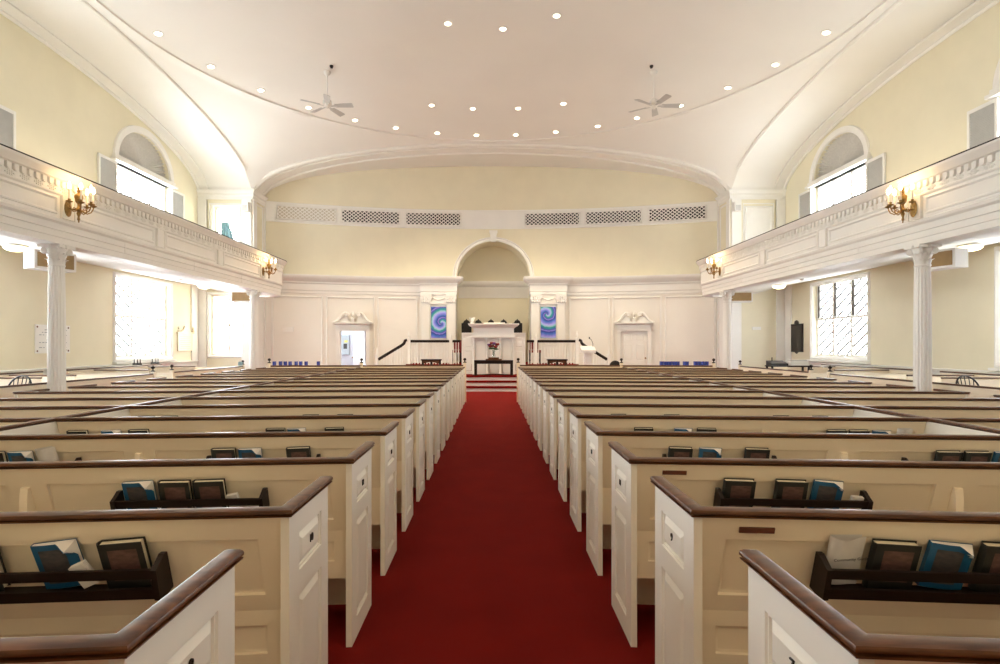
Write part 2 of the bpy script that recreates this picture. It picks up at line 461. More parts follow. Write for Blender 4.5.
# chair rail and wall strips on the side walls
mb = MB()
for s in (-1, 1):
    t = MB().sweep([(0, .78), (.015, .79), (.02, .86), (.05, .89), (.06, .93), (0, .95)], [(XW, YR), (XW, YF)])
    t.box(XW - .02, YR, 0, XW, YF, .78)
    t.box(XW - .05, 18.55, .95, XW, 18.9, 3.45)
    if s < 0: t.mir()
    mb.add(t.v, t.f)
struct('trim_3', mb, M_trim)

# cornice, pilaster blocks and panel mouldings of the back wall
mb = MB()
CORN = [(0, 3.28), (.03, 3.29), (.03, 3.38), (.05, 3.40), (.05, 3.62), (.08, 3.65), (.08, 3.70), (.16, 3.76), (.24, 3.83), (.26, 3.90), (.26, 3.93), (0, 3.95)]
def arc(x0, x1, n=24, off=0): return [(x0 + (x1 - x0) * i / n, wallY(x0 + (x1 - x0) * i / n) - off) for i in range(n + 1)]
PBI, PBO, PBY = NR + .0, 2.62, 20.95
for s in (-1, 1):
    a, b = NX + s * PBO, s * 7.86
    path = arc(a, b)
    if s < 0: pass
    t = MB().sweep(CORN, path if s < 0 else path[::-1]); mb.add(t.v, t.f)
    # projecting block with two pilasters
    x0, x1 = sorted((NX + s * PBI, NX + s * PBO))
    mb.box(x0, PBY, .46, x1, wallY(2.6) + .15, 3.28)
    path = [(x0, 21.5), (x0, PBY), (x1, PBY), (x1, 21.4)]
    t = MB().sweep(CORN, path[::-1]); mb.add(t.v, t.f)
    mb.box(x0 + .002, PBY + .002, 3.2, x1 - .002, 21.45, 3.93)
    for c in (x0 + .17, x1 - .17):
        mb.box(c - .13, PBY - .06, .5, c + .13, PBY, 2.98)
        for k in range(5):
            mb.box(c - .11 + k * .05, PBY - .07, .7, c - .09 + k * .05, PBY - .06, 2.9)
        # leafy capital
        mb.box(c - .19, PBY - .13, 3.2, c + .19, PBY, 3.28)
        for k in range(5):
            for lv in range(2):
                xx = c - .14 + k * .07 + lv * .0
                t = MB().lathe([(.0, 0), (.035, .02), (.045, .07), (.03, .12), (.0, .14)], 8, (xx, PBY - .085, 2.98 + lv * .1)); mb.add(t.v, t.f)
        for q in (-1, 1):
            t = MB().lathe([(.02, -.05), (.06, -.05), (.06, .05), (.02, .05)], 12, (c + q * .15, PBY - .08, 3.15), axis='y'); mb.add(t.v, t.f)
    fb = lambda u, v, d: (u, PBY - d, v)
    cx = (x0 + x1) / 2
    mb.frame(fb, cx - .37, 1.55, cx + .37, 2.98, .05, .03)
    mb.box(cx - .42, PBY - .08, 2.94, cx + .42, PBY, 3.0)
    mb.frame(fb, cx - .37, .95, cx + .37, 1.45, .04, .02)
    # swag above the painting
    pts = [(cx - .26 + .52 * i / 12, PBY - .02, 3.2 - .1 * sin(pi * i / 12)) for i in range(13)]
    mb.tube(pts, [.015 + .015 * sin(pi * i / 12) for i in range(13)], 6)
    # wall panels
    fw = lambda u, v, d: (u, wallY(u) - d - .002, v)
    for (p, q) in ((2.82, 4.22), (4.36, 5.98), (6.14, 7.72)):
        u0, u1 = sorted((NX + s * p, NX + s * q))
        n = 6
        for zz in (.55, 3.14):
            t = MB().sweep([(0, zz), (.03, zz + .005), (.035, zz + .03), (.01, zz + .05), (0, zz + .055)], arc(u0, u1, n, .001)[::-1]); mb.add(t.v, t.f)
        for uu in (u0, u1):
            mb.box(uu - .028, wallY(uu) - .035, .55, uu + .028, wallY(uu) + .02, 3.195)
# recessed cornice inside the niche
t = MB().sweep([(n * .6, z) for n, z in CORN], [(NX - NR, nb), (NX + NR, nb)][::-1]); mb.add(t.v, t.f)
# niche archivolt and keystone
rows = []
for i in range(33):
    th = pi * i / 32; row = []
    for r, d in ((NR, .0), (NR, .07), (NR + .05, .08), (NR + .1, .05), (NR + .12, .09), (NR + .15, .09), (NR + .16, 0)):
        x = NX - r * cos(th); row.append((x, 21.37 - d, 3.93 + r * sin(th)))
    rows.append(row)
mb.strip(rows)
mb.prism([(NX - .09, 21.23, 5.27), (NX + .09, 21.23, 5.27), (NX + .13, 21.23, 5.62), (NX - .13, 21.23, 5.62)], (0, .16, 0))
mb.box(NX - .15, 21.2, 5.6, NX + .15, 21.39, 5.68)
# flat band carrying the grilles
t = MB().sweep([(0, 5.76), (.03, 5.77), (.03, 6.45), (0, 6.47)], arc(-7.86, 7.86, 48)[::-1]); mb.add(t.v, t.f)
struct('trim_4', mb, M_trim)

# grilles
def grille(xa, xb, pale, label):
    ya, yb = wallY(xa) - .045, wallY(xb) - .045
    ang = math.atan2(yb - ya, xb - xa); w = math.hypot(xb - xa, yb - ya)
    g = thing('vent_grille', label, 'grille', ((xa + xb) / 2, (ya + yb) / 2, 6.1), ang, 'lattice grilles across the back wall')
    hw, hh = w / 2, .25
    MB().box(-hw + .02, -.001, -hh + .02, hw - .02, .008, hh - .02).build('backing', M_vback if pale else M_void, g)
    m = MB(); f = lambda u, v, d: (u, -d, v)
    m.frame(f, -hw, -hh, hw, hh, .05, .035); m.build('frame', M_trim, g)
    m = MB(); p = .15
    n = int((2 * hw + 2 * hh) / p) + 2
    for s in (-1, 1):
        for k in range(-n, n + 1):
            c = k * p
            lo, hi = max(-hw + .03, c - hh * 1.25), min(hw - .03, c + hh * 1.25)
            if hi - lo < .02: continue
            z0, z1 = (lo - c) / 1.25, (hi - c) / 1.25
            z0 *= s; z1 *= s
            a = Vector((lo, -.012 - .004 * s, z0)); b = Vector((hi, -.012 - .004 * s, z1)); d = (b - a).normalized()
            nn = Vector((-d.z, 0, d.x)) * .0135
            m.prism([a - nn, b - nn, b + nn, a + nn], (0, .008, 0))
    m.build('lattice', M_trim, g, merge=False)
for i, (p, q) in enumerate(((6.05, 7.45), (5.34 - .0, 5.34), (0, 0))): pass
GR = [(-7.52, -5.56), (-5.42, -3.35), (-3.17, -1.12), (1.22, 3.26), (3.42, 5.42), (5.62, 7.52)]
GL = ['pale backed lattice grille at the left end of the band', 'dark lattice grille second from the left on the band', 'dark lattice grille just left of the niche arch',
      'dark lattice grille just right of the niche arch', 'dark lattice grille second from the right on the band', 'dark lattice grille at the right end of the band']
for (a, b), l in zip(GR, GL): grille(a, b, l.startswith('pale'), l)

# ------------------------------------------------------------------ windows
win_n = [0]
def window_empty():
    win_n[0] += 1
    return sempty('window_%d' % win_n[0])
def lower_window(s, y):
    w = window_empty()
    m = MB()
    f = lambda u, v, d: (s * (XW - d), y + u, v)
    m.frame(f, -1.38, LZ0 - .12, 1.38, LZ1 + .06, .13, .05)
    X0, X1 = sorted((s * (XW + .12), s * (XW + .18)))
    for u in (-1.22, -.42, .42, 1.22): m.box(X0, y + u - .045, LZ0, X1, y + u + .045, LZ1)
    for z in (LZ0 + .03, 2.22, LZ1 - .03): m.box(X0 + .006, y - 1.25, z - .035, X1 - .006, y + 1.25, z + .035)
    xs = sorted((s * (XW - .12), s * (XW + .14)))
    m.box(xs[0], y - 1.4, LZ0 - .16, xs[1], y + 1.4, LZ0 - .11)
    m.build('window_frame', M_trim, w)
    m = MB()
    for c in (-.82, 0, .82):
        for (z0, z1) in ((LZ0 + .06, 2.19), (2.25, LZ1 - .06)):
            hw = .36
            k = -1.6
            zm, sl = (z0 + z1) / 2, -.62
            q = -1.4
            while q < 1.4:                              # one diagonal glazing bar: z = zm + q + sl * u
                ua, ub = (z0 - zm - q) / sl, (z1 - zm - q) / sl
                lo, hi = max(-hw, min(ua, ub)), min(hw, max(ua, ub))
                if hi - lo > .02:
                    X = s * (XW + .15) - .008; zl, zh_ = zm + q + sl * lo, zm + q + sl * hi
                    m.prism([(X, y + c + lo, zl - .042), (X, y + c + hi, zh_ - .042), (X, y + c + hi, zh_ + .042), (X, y + c + lo, zl + .042)], (.016, 0, 0))
                q += .27
    m.build('window_lead', M_lead, w, merge=False)
    if s > 0 and y > 15:
        m = MB()
        for c in (-.82, 0, .82): m.box(XW + .10, y + c + .27, 2.26, XW + .13, y + c + .35, LZ1 - .07)
        m.build('window_blind_edge', M_dark_strip, w)  # narrow dark strip down the far side of each upper pane
    X = s * (XW + .165)
    MB().box(min(X, X + .004), y - 1.25, LZ0, max(X, X + .004), y + 1.25, LZ1).build('window_glass', M_glass, w)
def upper_window(s, y):
    w = window_empty(); m = MB()
    X0, X1 = sorted((s * (XW + .12), s * (XW + .18)))
    for u in (-1.21, -.43, .43, 1.21): m.box(X0, y + u - .05, UZ0, X1, y + u + .05, UZ1)
    for u in (-.82, 0, .82): m.box(X0, y + u - .012, UZ0, X1, y + u + .012, UZ1)
    for z in (UZ0 + .04, 5.35, UZ1 - .004): m.box(X0 + .006, y - 1.25, z - .03, X1 - .006, y + 1.25, z + .03)
    # transom ledge
    xs = sorted((s * (XW - .14), s * (XW + .2)))
    m.box(xs[0], y - 1.46, UZ1 - .0, xs[1], y + 1.46, UZ1 + .07)
    xs = sorted((s * (XW - .09), s * (XW + .2)))
    m.box(xs[0], y - 1.40, UZ1 + .07, xs[1], y + 1.40, UZA)
    # arched architrave
    rows = []
    for i in range(33):
        th = pi * i / 32; row = []
        for r, d in ((AR, -.2), (AR, .05), (AR + .03, .07), (AR + .13, .05), (AR + .17, .06), (AR + .18, 0)):
            row.append((s * (XW - d), y - r * cos(th), UZA + (r - AR + AR * AV) * sin(th)))
        rows.append(row)
    m.strip(rows)
    m.build('window_frame', M_trim, w)
    X = s * (XW + .165)
    MB().box(min(X, X + .004), y - 1.25, UZ0, max(X, X + .004), y + 1.25, UZ1).build('window_glass', M_glass, w)
    # pleated sunburst blind filling the lunette
    m = MB(); n = 60; rows = []
    for r in (.06, AR - .005):
        rows.append([(s * (XW + .06 + (.06 * r if i % 2 else 0)), y - r * cos(pi * i / n), UZA + .005 + AV * r * sin(pi * i / n)) for i in range(n + 1)])
    m.strip(rows)
    m.build('window_sunburst', M_fan, w, sharp=5)
    m = MB()
    hub = [(.0, 0), (.10, 0), (.10, .03), (.0, .04)]
    m.prism([(s * (XW + .08), y - .1 * cos(pi * i / 12), UZA + .1 * sin(pi * i / 12)) for i in range(13)], (s * .03, 0, 0))
    m.build('window_hub', M_trim, w)
def shutter(s, y0, y1, label):
    """louvred shutter folded flat against the side wall"""
    t = thing('window_shutter', label, 'shutter', (s * (XW - .003), (y0 + y1) / 2, UZ0), 0, 'louvred shutters beside the upper windows')
    hw = (y1 - y0) / 2; h = UZ1 - UZ0 - .02
    m = MB(); d = lambda a: tuple(sorted((-s * .005, -s * a)))
    a0, a1 = d(.05)
    m.box(a0, -hw, 0, a1, -hw + .06, h); m.box(a0, hw - .06, 0, a1, hw, h)
    for z in (0, h - .07): m.box(a0 + .004, -hw + .055, z, a1 - .004, hw - .055, z + .07)
    m.build('frame', M_trim, t)
    m = MB(); n = int((h - .14) / .032)
    for k in range(n):
        z = .07 + (k + .5) * (h - .14) / n
        m.cbox((-s * .027, 0, z), (.034, 2 * hw - .12, .006), rot=Matrix.Rotation(s * R_(38), 3, 'Y'))
    m.build('louvres', M_shut, t, merge=False)
for s in (-1, 1):
    for y in WY: lower_window(s, y)
    for y in WY: upper_window(s, y)
    sd = 'left' if s < 0 else 'right'
    shutter(s, 16.1 - 1.97, 16.1 - 1.27, 'louvred shutter on the near side of the arched window, %s gallery' % sd)
    shutter(s, 16.1 + 1.27, 16.1 + 1.97, 'louvred shutter on the far side of the arched window, %s gallery' % sd)
    shutter(s, 9.7 + 1.27, 9.7 + 1.97, 'louvred shutter cut by the %s edge of the photo, above the gallery rail' % sd)
# windows in the left corner wall
def corner_window(x0, x1, z0, z1):
    w = window_empty(); m = MB()
    f = lambda u, v, d: (u, YF - d, v)
    m.frame(f, x0 - .1, z0 - .1, x1 + .1, z1 + .1, .11, .05)
    for x in (x0 + .03, (x0 + x1) / 2, x1 - .03): m.box(x - .03, YF + .1, z0, x + .03, YF + .15, z1)
    for z in (z0 + .03, (z0 + z1) / 2, z1 - .03): m.box(x0, YF + .106, z - .03, x1, YF + .144, z + .03)
    m.build('window_frame', M_trim, w)
    MB().box(x0, YF + .12, z0, x1, YF + .124, z1).build('window_glass', M_glass, w)
corner_window(-9.3, -8.12, 1.12, 3.1); corner_window(-9.18, -8.3, 4.4, 6.02)
m = MB(); rows = []
for z, k in ((5.5, .5), (5.2, .8), (4.9, 1), (4.45, 1.15)):
    rows.append([(-8.9 + .42 * k * (i / 20), YF - .06 + .035 * sin(i * 1.1) * k, z) for i in range(21)])
m.strip(rows); o = m.build('curtain', M_teal, sharp=60)
tag(o, 'pale blue gathered curtain hanging in the left corner window above gallery', 'curtain')
sol = o.modifiers.new('thick', 'SOLIDIFY'); sol.thickness = .008

# ------------------------------------------------------------------ galleries
GP = [(6.6, -4.9), (6.6, 0), (6.6, 5), (6.6, 10), (6.6, 15), (6.6, 17.2)] + [(7.9 - 1.3 * cos(pi / 2 * i / 20), 17.8 + 1.16 * sin(pi / 2 * i / 20)) for i in range(21)]
GPROF = [(-.30, 3.0), (0, 3.0), (0, 3.09), (.012, 3.10), (.012, 3.19), (.03, 3.20), (.03, 3.29), (.07, 3.32), (.08, 3.36), (.05, 3.38), (.05, 3.71), (.075, 3.73), (.08, 3.75),
         (.06, 3.76), (.06, 3.93), (.11, 3.95), (.12, 3.97), (.17, 4.02), (.19, 4.05), (.19, 4.065), (-.05, 4.065), (-.05, 3.9), (-.30, 3.9)]
def path_pt(s_):
    """point and tangent at arc length s_ from y=0 along the gallery front"""
    pts = GP[1:]; acc = 0
    for a, b in zip(pts, pts[1:]):
        l = math.hypot(b[0] - a[0], b[1] - a[1])
        if acc + l >= s_ or b == pts[-1]:
            u = min(1, (s_ - acc) / l)
            return Vector((a[0] + (b[0] - a[0]) * u, a[1] + (b[1] - a[1]) * u, 0)), Vector(((b[0] - a[0]) / l, (b[1] - a[1]) / l, 0))
        acc += l
GLEN = sum(math.hypot(b[0] - a[0], b[1] - a[1]) for a, b in zip(GP[1:], GP[2:]))
for s, nm in ((-1, 'left'), (1, 'right')):
    g = thing('gallery', '%s gallery balcony with white panelled front and dentil cornice' % nm, 'balcony', (0, 0, 0), 0, 'side galleries')
    fx = (lambda m: m.mir()) if s < 0 else (lambda m: m)
    m = MB().sweep(GPROF, GP)
    fx(m).build('gallery_front', M_trim, g)
    m = MB().sweep([(-.06, 4.066), (.195, 4.066), (.195, 4.082), (-.06, 4.082)], GP)
    fx(m).build('handrail', M_dark, g)
    # dentils
    m = MB(); k = 0
    q = 3.0
    while q < GLEN - .05:
        p, t = path_pt(q); n = Vector((-t.y, t.x, 0)); a = math.atan2(t.y, t.x)
        m.cbox(p + n * .075 + Vector((0, 0, 3.89)), (.075, .05, .075), rot=Matrix.Rotation(a, 3, 'Z'))
        m.cbox(p + n * .08 + Vector((0, 0, 3.85)), (.045, .035, .03), rot=Matrix.Rotation(a, 3, 'Z'))
        q += .125
    fx(m).build('dentil_band', M_trim, g, merge=False)
    m = MB(); q = 3.05
    while q < 16.5:
        p, t = path_pt(q); n = Vector((-t.y, t.x, 0))
        for du in (-.07, -.035, 0, .035, .07):
            for dz in (3.77, 3.795, 3.82):
                if abs(du) > .06 and dz != 3.795: continue
                m.cbox(p + t * du + n * .066 + Vector((0, 0, dz)), (.02, .022, .015))
        q += .25
    fx(m).build('frieze_rosettes', M_trim, g, merge=False)
    # panel mouldings
    m = MB()
    ys = [1.5, 3.95, 6.4, 8.87, 11.35, 13.85, 16.4]
    f = lambda u, v, d: (6.55 - d, u, v)
    for a, b in zip(ys, ys[1:]):
        m.frame(f, a + .2, 3.42, b - .2, 3.69, .05, .025)
    for y in ys:
        m.box(6.52, y - .13, 3.38, 6.55, y + .13, 3.72)
        m.box(6.505, y - .145, 3.38, 6.55, y - .115, 3.72); m.box(6.505, y + .115, 3.38, 6.55, y + .145, 3.72)
    for y in (5.4, 10.3, 12.7, 15.1): m.box(6.564, y, 3.1, 6.572, y + .008, 3.29)
    fx(m).build('panel_moulding', M_trim, g)
    # soffit and deck
    rows = []
    for (x, y) in GP:
        rows.append([(x + .25, y, 3.005), (XW - .01, y, 3.40)])
    m = MB().strip(rows)
    rows = [[(x + .25, y, 3.5), (XW - .01, y, 4.3)] for (x, y) in GP]
    m.strip(rows)
    fx(m).build('soffit', M_ceil, g)

# columns
def column_mesh():
    NF = 16; n = NF * 6
    fl = lambda i: (1, .985, .93, .905, .93, .985)[i % 6]
    sh = MB().lathe([(.136, .32), (.136, .9), (.134, 1.6), (.128, 2.2), (.120, 2.68)], n, flute=fl)
    sh.lathe([(.136, .30), (.142, .31), (.137, .33)], 40)
    base = MB().lathe([(.165, .10), (.178, .13), (.165, .17), (.15, .19), (.15, .22), (.16, .24), (.155, .28), (.14, .32)], 40)
    base.box(-.18, -.18, 0, .18, .18, .10)
    cap = MB().lathe([(.128, 2.66), (.142, 2.675), (.142, 2.69), (.125, 2.70), (.125, 2.80), (.14, 2.88), (.18, 2.945)], 32)
    for lv, (z, h, r0, out) in enumerate(((2.69, .12, .125, .06), (2.77, .13, .13, .085))):
        for k in range(8):
            a = 2 * pi * (k + .5 * lv) / 8
            rows = []
            for j in range(7):
                t = j / 6
                rr = r0 + .01 + out * (t ** 2.2); zz = z + h * (t - .28 * max(0, t - .7) * 3)
                wd = .052 * (1 - .55 * t) + .006 * (1 if j % 2 else -1)
                row = []
                for u in (-1, -.5, 0, .5, 1):
                    bend = rr - .012 * abs(u)
                    row.append((bend * cos(a) - wd * u * sin(a), bend * sin(a) + wd * u * cos(a), zz - .008 * abs(u)))
                rows.append(row)
            inner = [[(p[0] - .012 * cos(a), p[1] - .012 * sin(a), p[2]) for p in r] for r in rows]
            cap.strip(rows); cap.strip(inner)
            cap.strip([rows[-1], inner[-1]])
    for k in range(4):
        a = pi / 4 + k * pi / 2
        c = Vector((.205 * cos(a), .205 * sin(a), 2.905))
        t = MB().lathe([(.012, -.022), (.05, -.022), (.05, .022), (.012, .022)], 14, axis='y')
        rt = Matrix.Rotation(a, 3, 'Z')
        vv = [rt @ Vector(v) + c for v in t.v]; cap.add(vv, t.f)
        cap.tube([(.135 * cos(a), .135 * sin(a), 2.80), (.16 * cos(a), .16 * sin(a), 2.87), (.2 * cos(a), .2 * sin(a), 2.95)], [.012, .014, .016], 6)
    # abacus with concave sides
    pts = []
    for k in range(4):
        a = pi / 4 + k * pi / 2
        for j in range(9):
            u = j / 8; aa = a + u * pi / 2
            rr = .30 - .115 * sin(pi * u) ** .8
            pts.append((rr * cos(aa), rr * sin(aa), 2.95))
    cap.prism(pts, (0, 0, .045))
    for k in range(4):
        a = k * pi / 2
        cap.lathe([(.0, 2.935), (.03, 2.95), (.03, 2.99), (0, 3.0)], 8, (.19 * cos(a), .19 * sin(a), 0))
    cap.tf(lambda x, y, z: (x * .80, y * .80, z)); sh.tf(lambda x, y, z: (x * .89, y * .89, z))
    return base.mesh('base', M_trim), sh.mesh('shaft', M_trim, 60), cap.mesh('capital', M_trim)
cb, cs_, cc = column_mesh()
for (x, y, l) in ((-6.76, 8.94, 'near fluted white column under the left gallery'), (6.7, 8.94, 'near fluted white column under the right gallery'),
                  (-6.75, 16.35, 'far fluted white column under the left gallery end'), (6.72, 16.4, 'far fluted white column under the right gallery end')):
    t = thing('fluted_column', l, 'column', (x, y, 0), 0, 'gallery columns')
    link('base', cb, t); link('shaft', cs_, t); link('capital', cc, t)

# sconces
def add_light(name, kind, loc, energy, col, rot=None, **kw):
    d = bpy.data.lights.new(name, kind); d.energy = energy; d.color = col
    for k, v in kw.items(): setattr(d, k, v)
    o = bpy.data.objects.new(name, d); C.objects.link(o); o.location = loc
    if rot: o.rotation_euler = rot
    return o
def make_sconce(label):
    t = thing('wall_sconce', label, 'wall lamp', (0, 0, 0), 0, 'brass candle sconces on the gallery fronts')
    # local +x points out of the wall
    m = MB().lathe([(.0, 0), (.07, 0), (.075, .01), (.05, .022), (.02, .03), (0, .032)], 24, axis='x').tf(lambda x, y, z: (x, y, z * 1.75 + .02))
    m.build('backplate', M_brass, t)
    m = MB().tube([(.02, 0, .02), (.10, 0, .0), (.17, 0, .03)], .012, 8)
    m.lathe([(.0, -.2), (.012, -.19), (.008, -.17), (.02, -.15), (.012, -.11), (.03, -.06), (.02, -.03), (.04, .0), (.02, .04), (.018, .08), (.045, .12), (.06, .19), (.055, .22), (.03, .24),
             (.018, .26), (.026, .28), (.012, .31), (.02, .325), (.006, .36), (0, .365)], 16, (.17, 0, 0))
    m.build('stem', M_brass, t)
    for k, a in enumerate((-92, -46, 0, 46, 92)):
        a = R_(a); dx, dy = cos(a), sin(a); L = .19
        P = lambda r, z: (.17 + dx * r, dy * r, z)
        m = MB().tube([P(.02, .0), P(.06, -.035), P(.11, -.05), P(.16, -.02), P(.185, .03), P(L, .07)], .0085, 8)
        m.tube([P(.06, -.03), P(.075, .01), P(.10, .015), P(.11, -.01), P(.095, -.02)], .005, 6)
        m.lathe([(.006, .055), (.045, .08), (.047, .086), (.016, .086), (.02, .12), (.0, .122)], 14, P(L, 0))
        ar = m.build('arm', M_brass, t)
        c = MB().lathe([(.0, .105), (.013, .105), (.013, .27), (.0, .272)], 10, P(L, 0)).build('candle', M_candle, t)
        MB().lathe([(.0, .268), (.018, .285), (.024, .31), (.018, .345), (.006, .375), (0, .38)], 10, P(L, 0)).build('bulb', M_flame, c)
    return t
S0 = None
for (x, y, rz, l) in ((6.515, 8.87, pi, 'brass five candle sconce on the right gallery front, near one'), (-6.515, 8.84, 0, 'brass five candle sconce on the left gallery front, near one'),
                      (6.515, 16.4, pi, 'brass five candle sconce near the curved end, right gallery'), (-6.515, 16.4, 0, 'brass five candle sconce near the curved end, left gallery')):
    if S0 is None:
        S0 = make_sconce(l); S0.location = (x, y, 3.53); S0.rotation_euler = (0, 0, rz)
    else: dup(S0, l, (x, y, 3.53), rz)
    sx = 1 if x > 0 else -1
    for dy in (-.12, .12):
        add_light('sconce_light', 'POINT', (x - sx * .26, y + dy, 3.92), 2.2, (1, .55, .20), shadow_soft_size=.05)

# speakers under the galleries
def speaker(x, y, z, rz, label, w=.62):
    t = thing('gallery_speaker', label, 'speaker', (x, y, z), rz, 'speakers under the galleries')
    m = MB().box(-w / 2, -.14, 0, w / 2, .16, .3); m.build('cabinet', M_trim, t)
    MB().box(-w / 2 + .04, -.15, .035, w / 2 - .04, -.141, .265).build('grille_cloth', M_tan, t)
    m = MB()
    for u in (-.15, .15): m.box(u - .015, -.02, .3, u + .015, .04, .3 + .02)
    m.build('bracket', M_trim, t)
speaker(7.36, 9.42, 2.69, R_(-72), 'white box speaker hanging beside the near right column')
speaker(-7.22, 9.42, 2.67, R_(66), 'white box speaker hanging beside the near left column')
speaker(7.22, 16.7, 2.69, R_(-8), 'tan fronted speaker hanging beside the far right column')
speaker(-7.2, 16.7, 2.69, R_(8), 'tan fronted speaker hanging beside the far left column')

# flush lamps under the galleries
for (x, y, l) in ((8.25, 9.9, 'glowing oval flush lamp under the right gallery, near one'), (8.35, 16.7, 'glowing oval flush lamp under the right gallery, far one'),
                  (-8.2, 9.9, 'glowing oval flush lamp under the left gallery, near one'), (-8.35, 16.7, 'glowing oval flush lamp under the left gallery, far one')):
    z = 3.005 + .395 * (abs(x) - 6.85) / 2.85 - .012
    t = thing('ceiling_lamp', l, 'ceiling lamp', (x, y, z), 0, 'flush lamps under the galleries')
    MB().lathe([(.0, -.01), (.19, -.01), (.19, -.035), (.17, -.04)], 28).build('base_ring', M_trim, t)
    MB().lathe([(.17, -.036), (.165, -.07), (.13, -.10), (.07, -.118), (0.0, -.122)], 28).build('diffuser', M_dome, t)
    add_light('gallery_lamp', 'POINT', (x, y, z - .25), 3.5, (1, .93, .62), shadow_soft_size=.12)

# ------------------------------------------------------------------ recessed ceiling lights
def ring_light(r, ang, label, grp):
    a = R_(ang); x, y = r * sin(a), CYB + r * cos(a); z = domez(r)
    n = Vector((x, y - CYB, z - CZ)).normalized()
    t = thing('recessed_light', label, 'ceiling light', (x, y, z), 0, grp)
    t.rotation_euler = n.to_track_quat('Z', 'Y').to_euler()
    MB().lathe([(.075, .002), (.108, .002), (.108, -.012), (.09, -.018), (.075, -.006)], 24).build('trim_ring', M_trim, t)
    MB().lathe([(.0, -.004), (.074, -.004), (.074, -.008), (.0, -.012)], 20).build('lamp', M_lamp, t)
    add_light('downlight', 'SPOT', (x, y, z - .06), 170, (1, .80, .55), spot_size=R_(110), spot_blend=.6, shadow_soft_size=.08)
angs = [-79.8, -67.8, -56.3, -45.1, -33.9, -23.9, -13.6, -3.8, 6.1, 16.1, 26.5, 36.1, 46.6, 57.7, 68.6, 80.1]
for i, a in enumerate(angs):
    ring_light(7.3, a, 'glowing recessed light, %s from the left in the outer arc' % ORD[i].replace('nearest', 'first'), 'recessed lights in the outer arc')
for i, a in enumerate((-17.3, -5.4, 7.7, 20.8)):
    ring_light(5.82, a, 'glowing recessed light, %s from left in the middle row of four' % ORD[i].replace('nearest', 'first'), 'recessed lights in the middle row')
for i, a in enumerate((-27, 7, 41.5)):
    ring_light(2.18, a, 'glowing recessed light near the top of the photo, %s of three' % ('leftmost', 'middle one', 'rightmost')[i], 'recessed lights nearest the camera')

# ceiling fans
def make_fan(label):
    t = thing('ceiling_fan', label, 'ceiling fan', (0, 0, 0), 0, 'white ceiling fans')
    MB().lathe([(.0, .02), (.09, .02), (.085, -.03), (.05, -.08), (.018, -.10), (.0, -.1)], 20).build('canopy', M_trim, t)
    MB().lathe([(.0, -.09), (.016, -.09), (.016, -.72), (.0, -.72)], 10).build('rod', M_trim, t)
    MB().lathe([(.0, -.66), (.03, -.66), (.04, -.70), (.10, -.72), (.115, -.76), (.115, -.84), (.09, -.87), (.05, -.89), (.04, -.93), (.0, -.94)], 20).build('motor', M_trim, t)
    for k in range(5):
        a = 2 * pi * k / 5
        rt = Matrix.Rotation(a, 3, 'Z') @ Matrix.Rotation(R_(-14), 3, 'X')
        m = MB().prism([(.20, -.065, 0), (.64, -.085, 0), (.665, -.07, 0), (.665, .07, 0), (.64, .085, 0), (.20, .065, 0)], (0, 0, .008))
        m.tf(lambda x, y, z: tuple(rt @ Vector((x, y, z)) + Vector((0, 0, -.86))))
        b = m.build('blade', M_blade, t)
        m = MB().prism([(.09, -.018, -.004), (.25, -.04, -.004), (.25, .04, -.004), (.09, .018, -.004)], (0, 0, -.01))
        m.tf(lambda x, y, z: tuple(rt @ Vector((x, y, z)) + Vector((0, 0, -.86))))
        m.build('blade_bracket', M_shut, b)
    return t
fz = domez(math.hypot(4.16, 14.7 - CYB)) - .02
F0 = make_fan('white five blade ceiling fan on the left side of the dome'); F0.location = (-4.2, 14.7, fz); F0.rotation_euler = (0, 0, R_(-3))
dup(F0, 'white five blade ceiling fan on the right side of the dome', (4.15, 14.7, fz), R_(-19 + 18))
for x, l in ((-4.02, 'small black fixture on the ceiling beside the left fan mount'), (4.02, 'small black fixture on the ceiling beside the right fan mount')):
    z = domez(math.hypot(x, 14.5 - CYB))
    m = MB().lathe([(.0, .01), (.045, .01), (.045, -.02), (.03, -.03), (.035, -.05), (.0, -.055)], 14)
    o = m.build('ceiling_fixture', M_black, loc=(x, 14.45, z - .008)); tag(o, l, 'fixture', 'black ceiling fixtures')
for i, (x, y, z) in enumerate(((8.05, 14.9, 3.158), (-8.05, 14.9, 3.158))):
    o = MB().lathe([(.0, .0), (.06, .0), (.055, -.03), (.03, -.045), (.0, -.045)], 16).build('smoke_detector', M_trim, loc=(x, y, z))
    tag(o, 'round white smoke detector under the %s gallery' % ('right', 'left')[i], 'smoke detector')

# ------------------------------------------------------------------ pews
PX = .67                 # aisle face of the pew ends
SK = .078                # the rows splay towards the camera away from the aisle
XD = 3.26                # divider
XO = 5.52                # outer pew ends
ROWS = [1.05 + .855 * i for i in range(16)]
def skew(x): return -SK * (x - PX)
UPY, UPZ = -.285, .9585   # direction up the raked back
def rake(w, d): return (.105 + UPY * w - UPZ * d, .527 + UPZ * w + UPY * d)   # (y, z)
CAPP = [(-.018, .880), (-.0235, .882), (-.0265, .887), (-.0180, .8895), (-.0180, .8920), (-.0270, .8940), (-.0275, .900), (-.0245, .9055), (-.016, .9085), (.016, .9085),
        (.0245, .9055), (.0275, .900), (.0270, .8940), (.0180, .8920), (.0180, .8895), (.0265, .887), (.0235, .882), (.018, .880)]
RBACK = [(.003, -.010), (.012, -.013)]
REND = [(.003, -.006), (.009, -.006), (.011, -.013), (.036, -.001)]
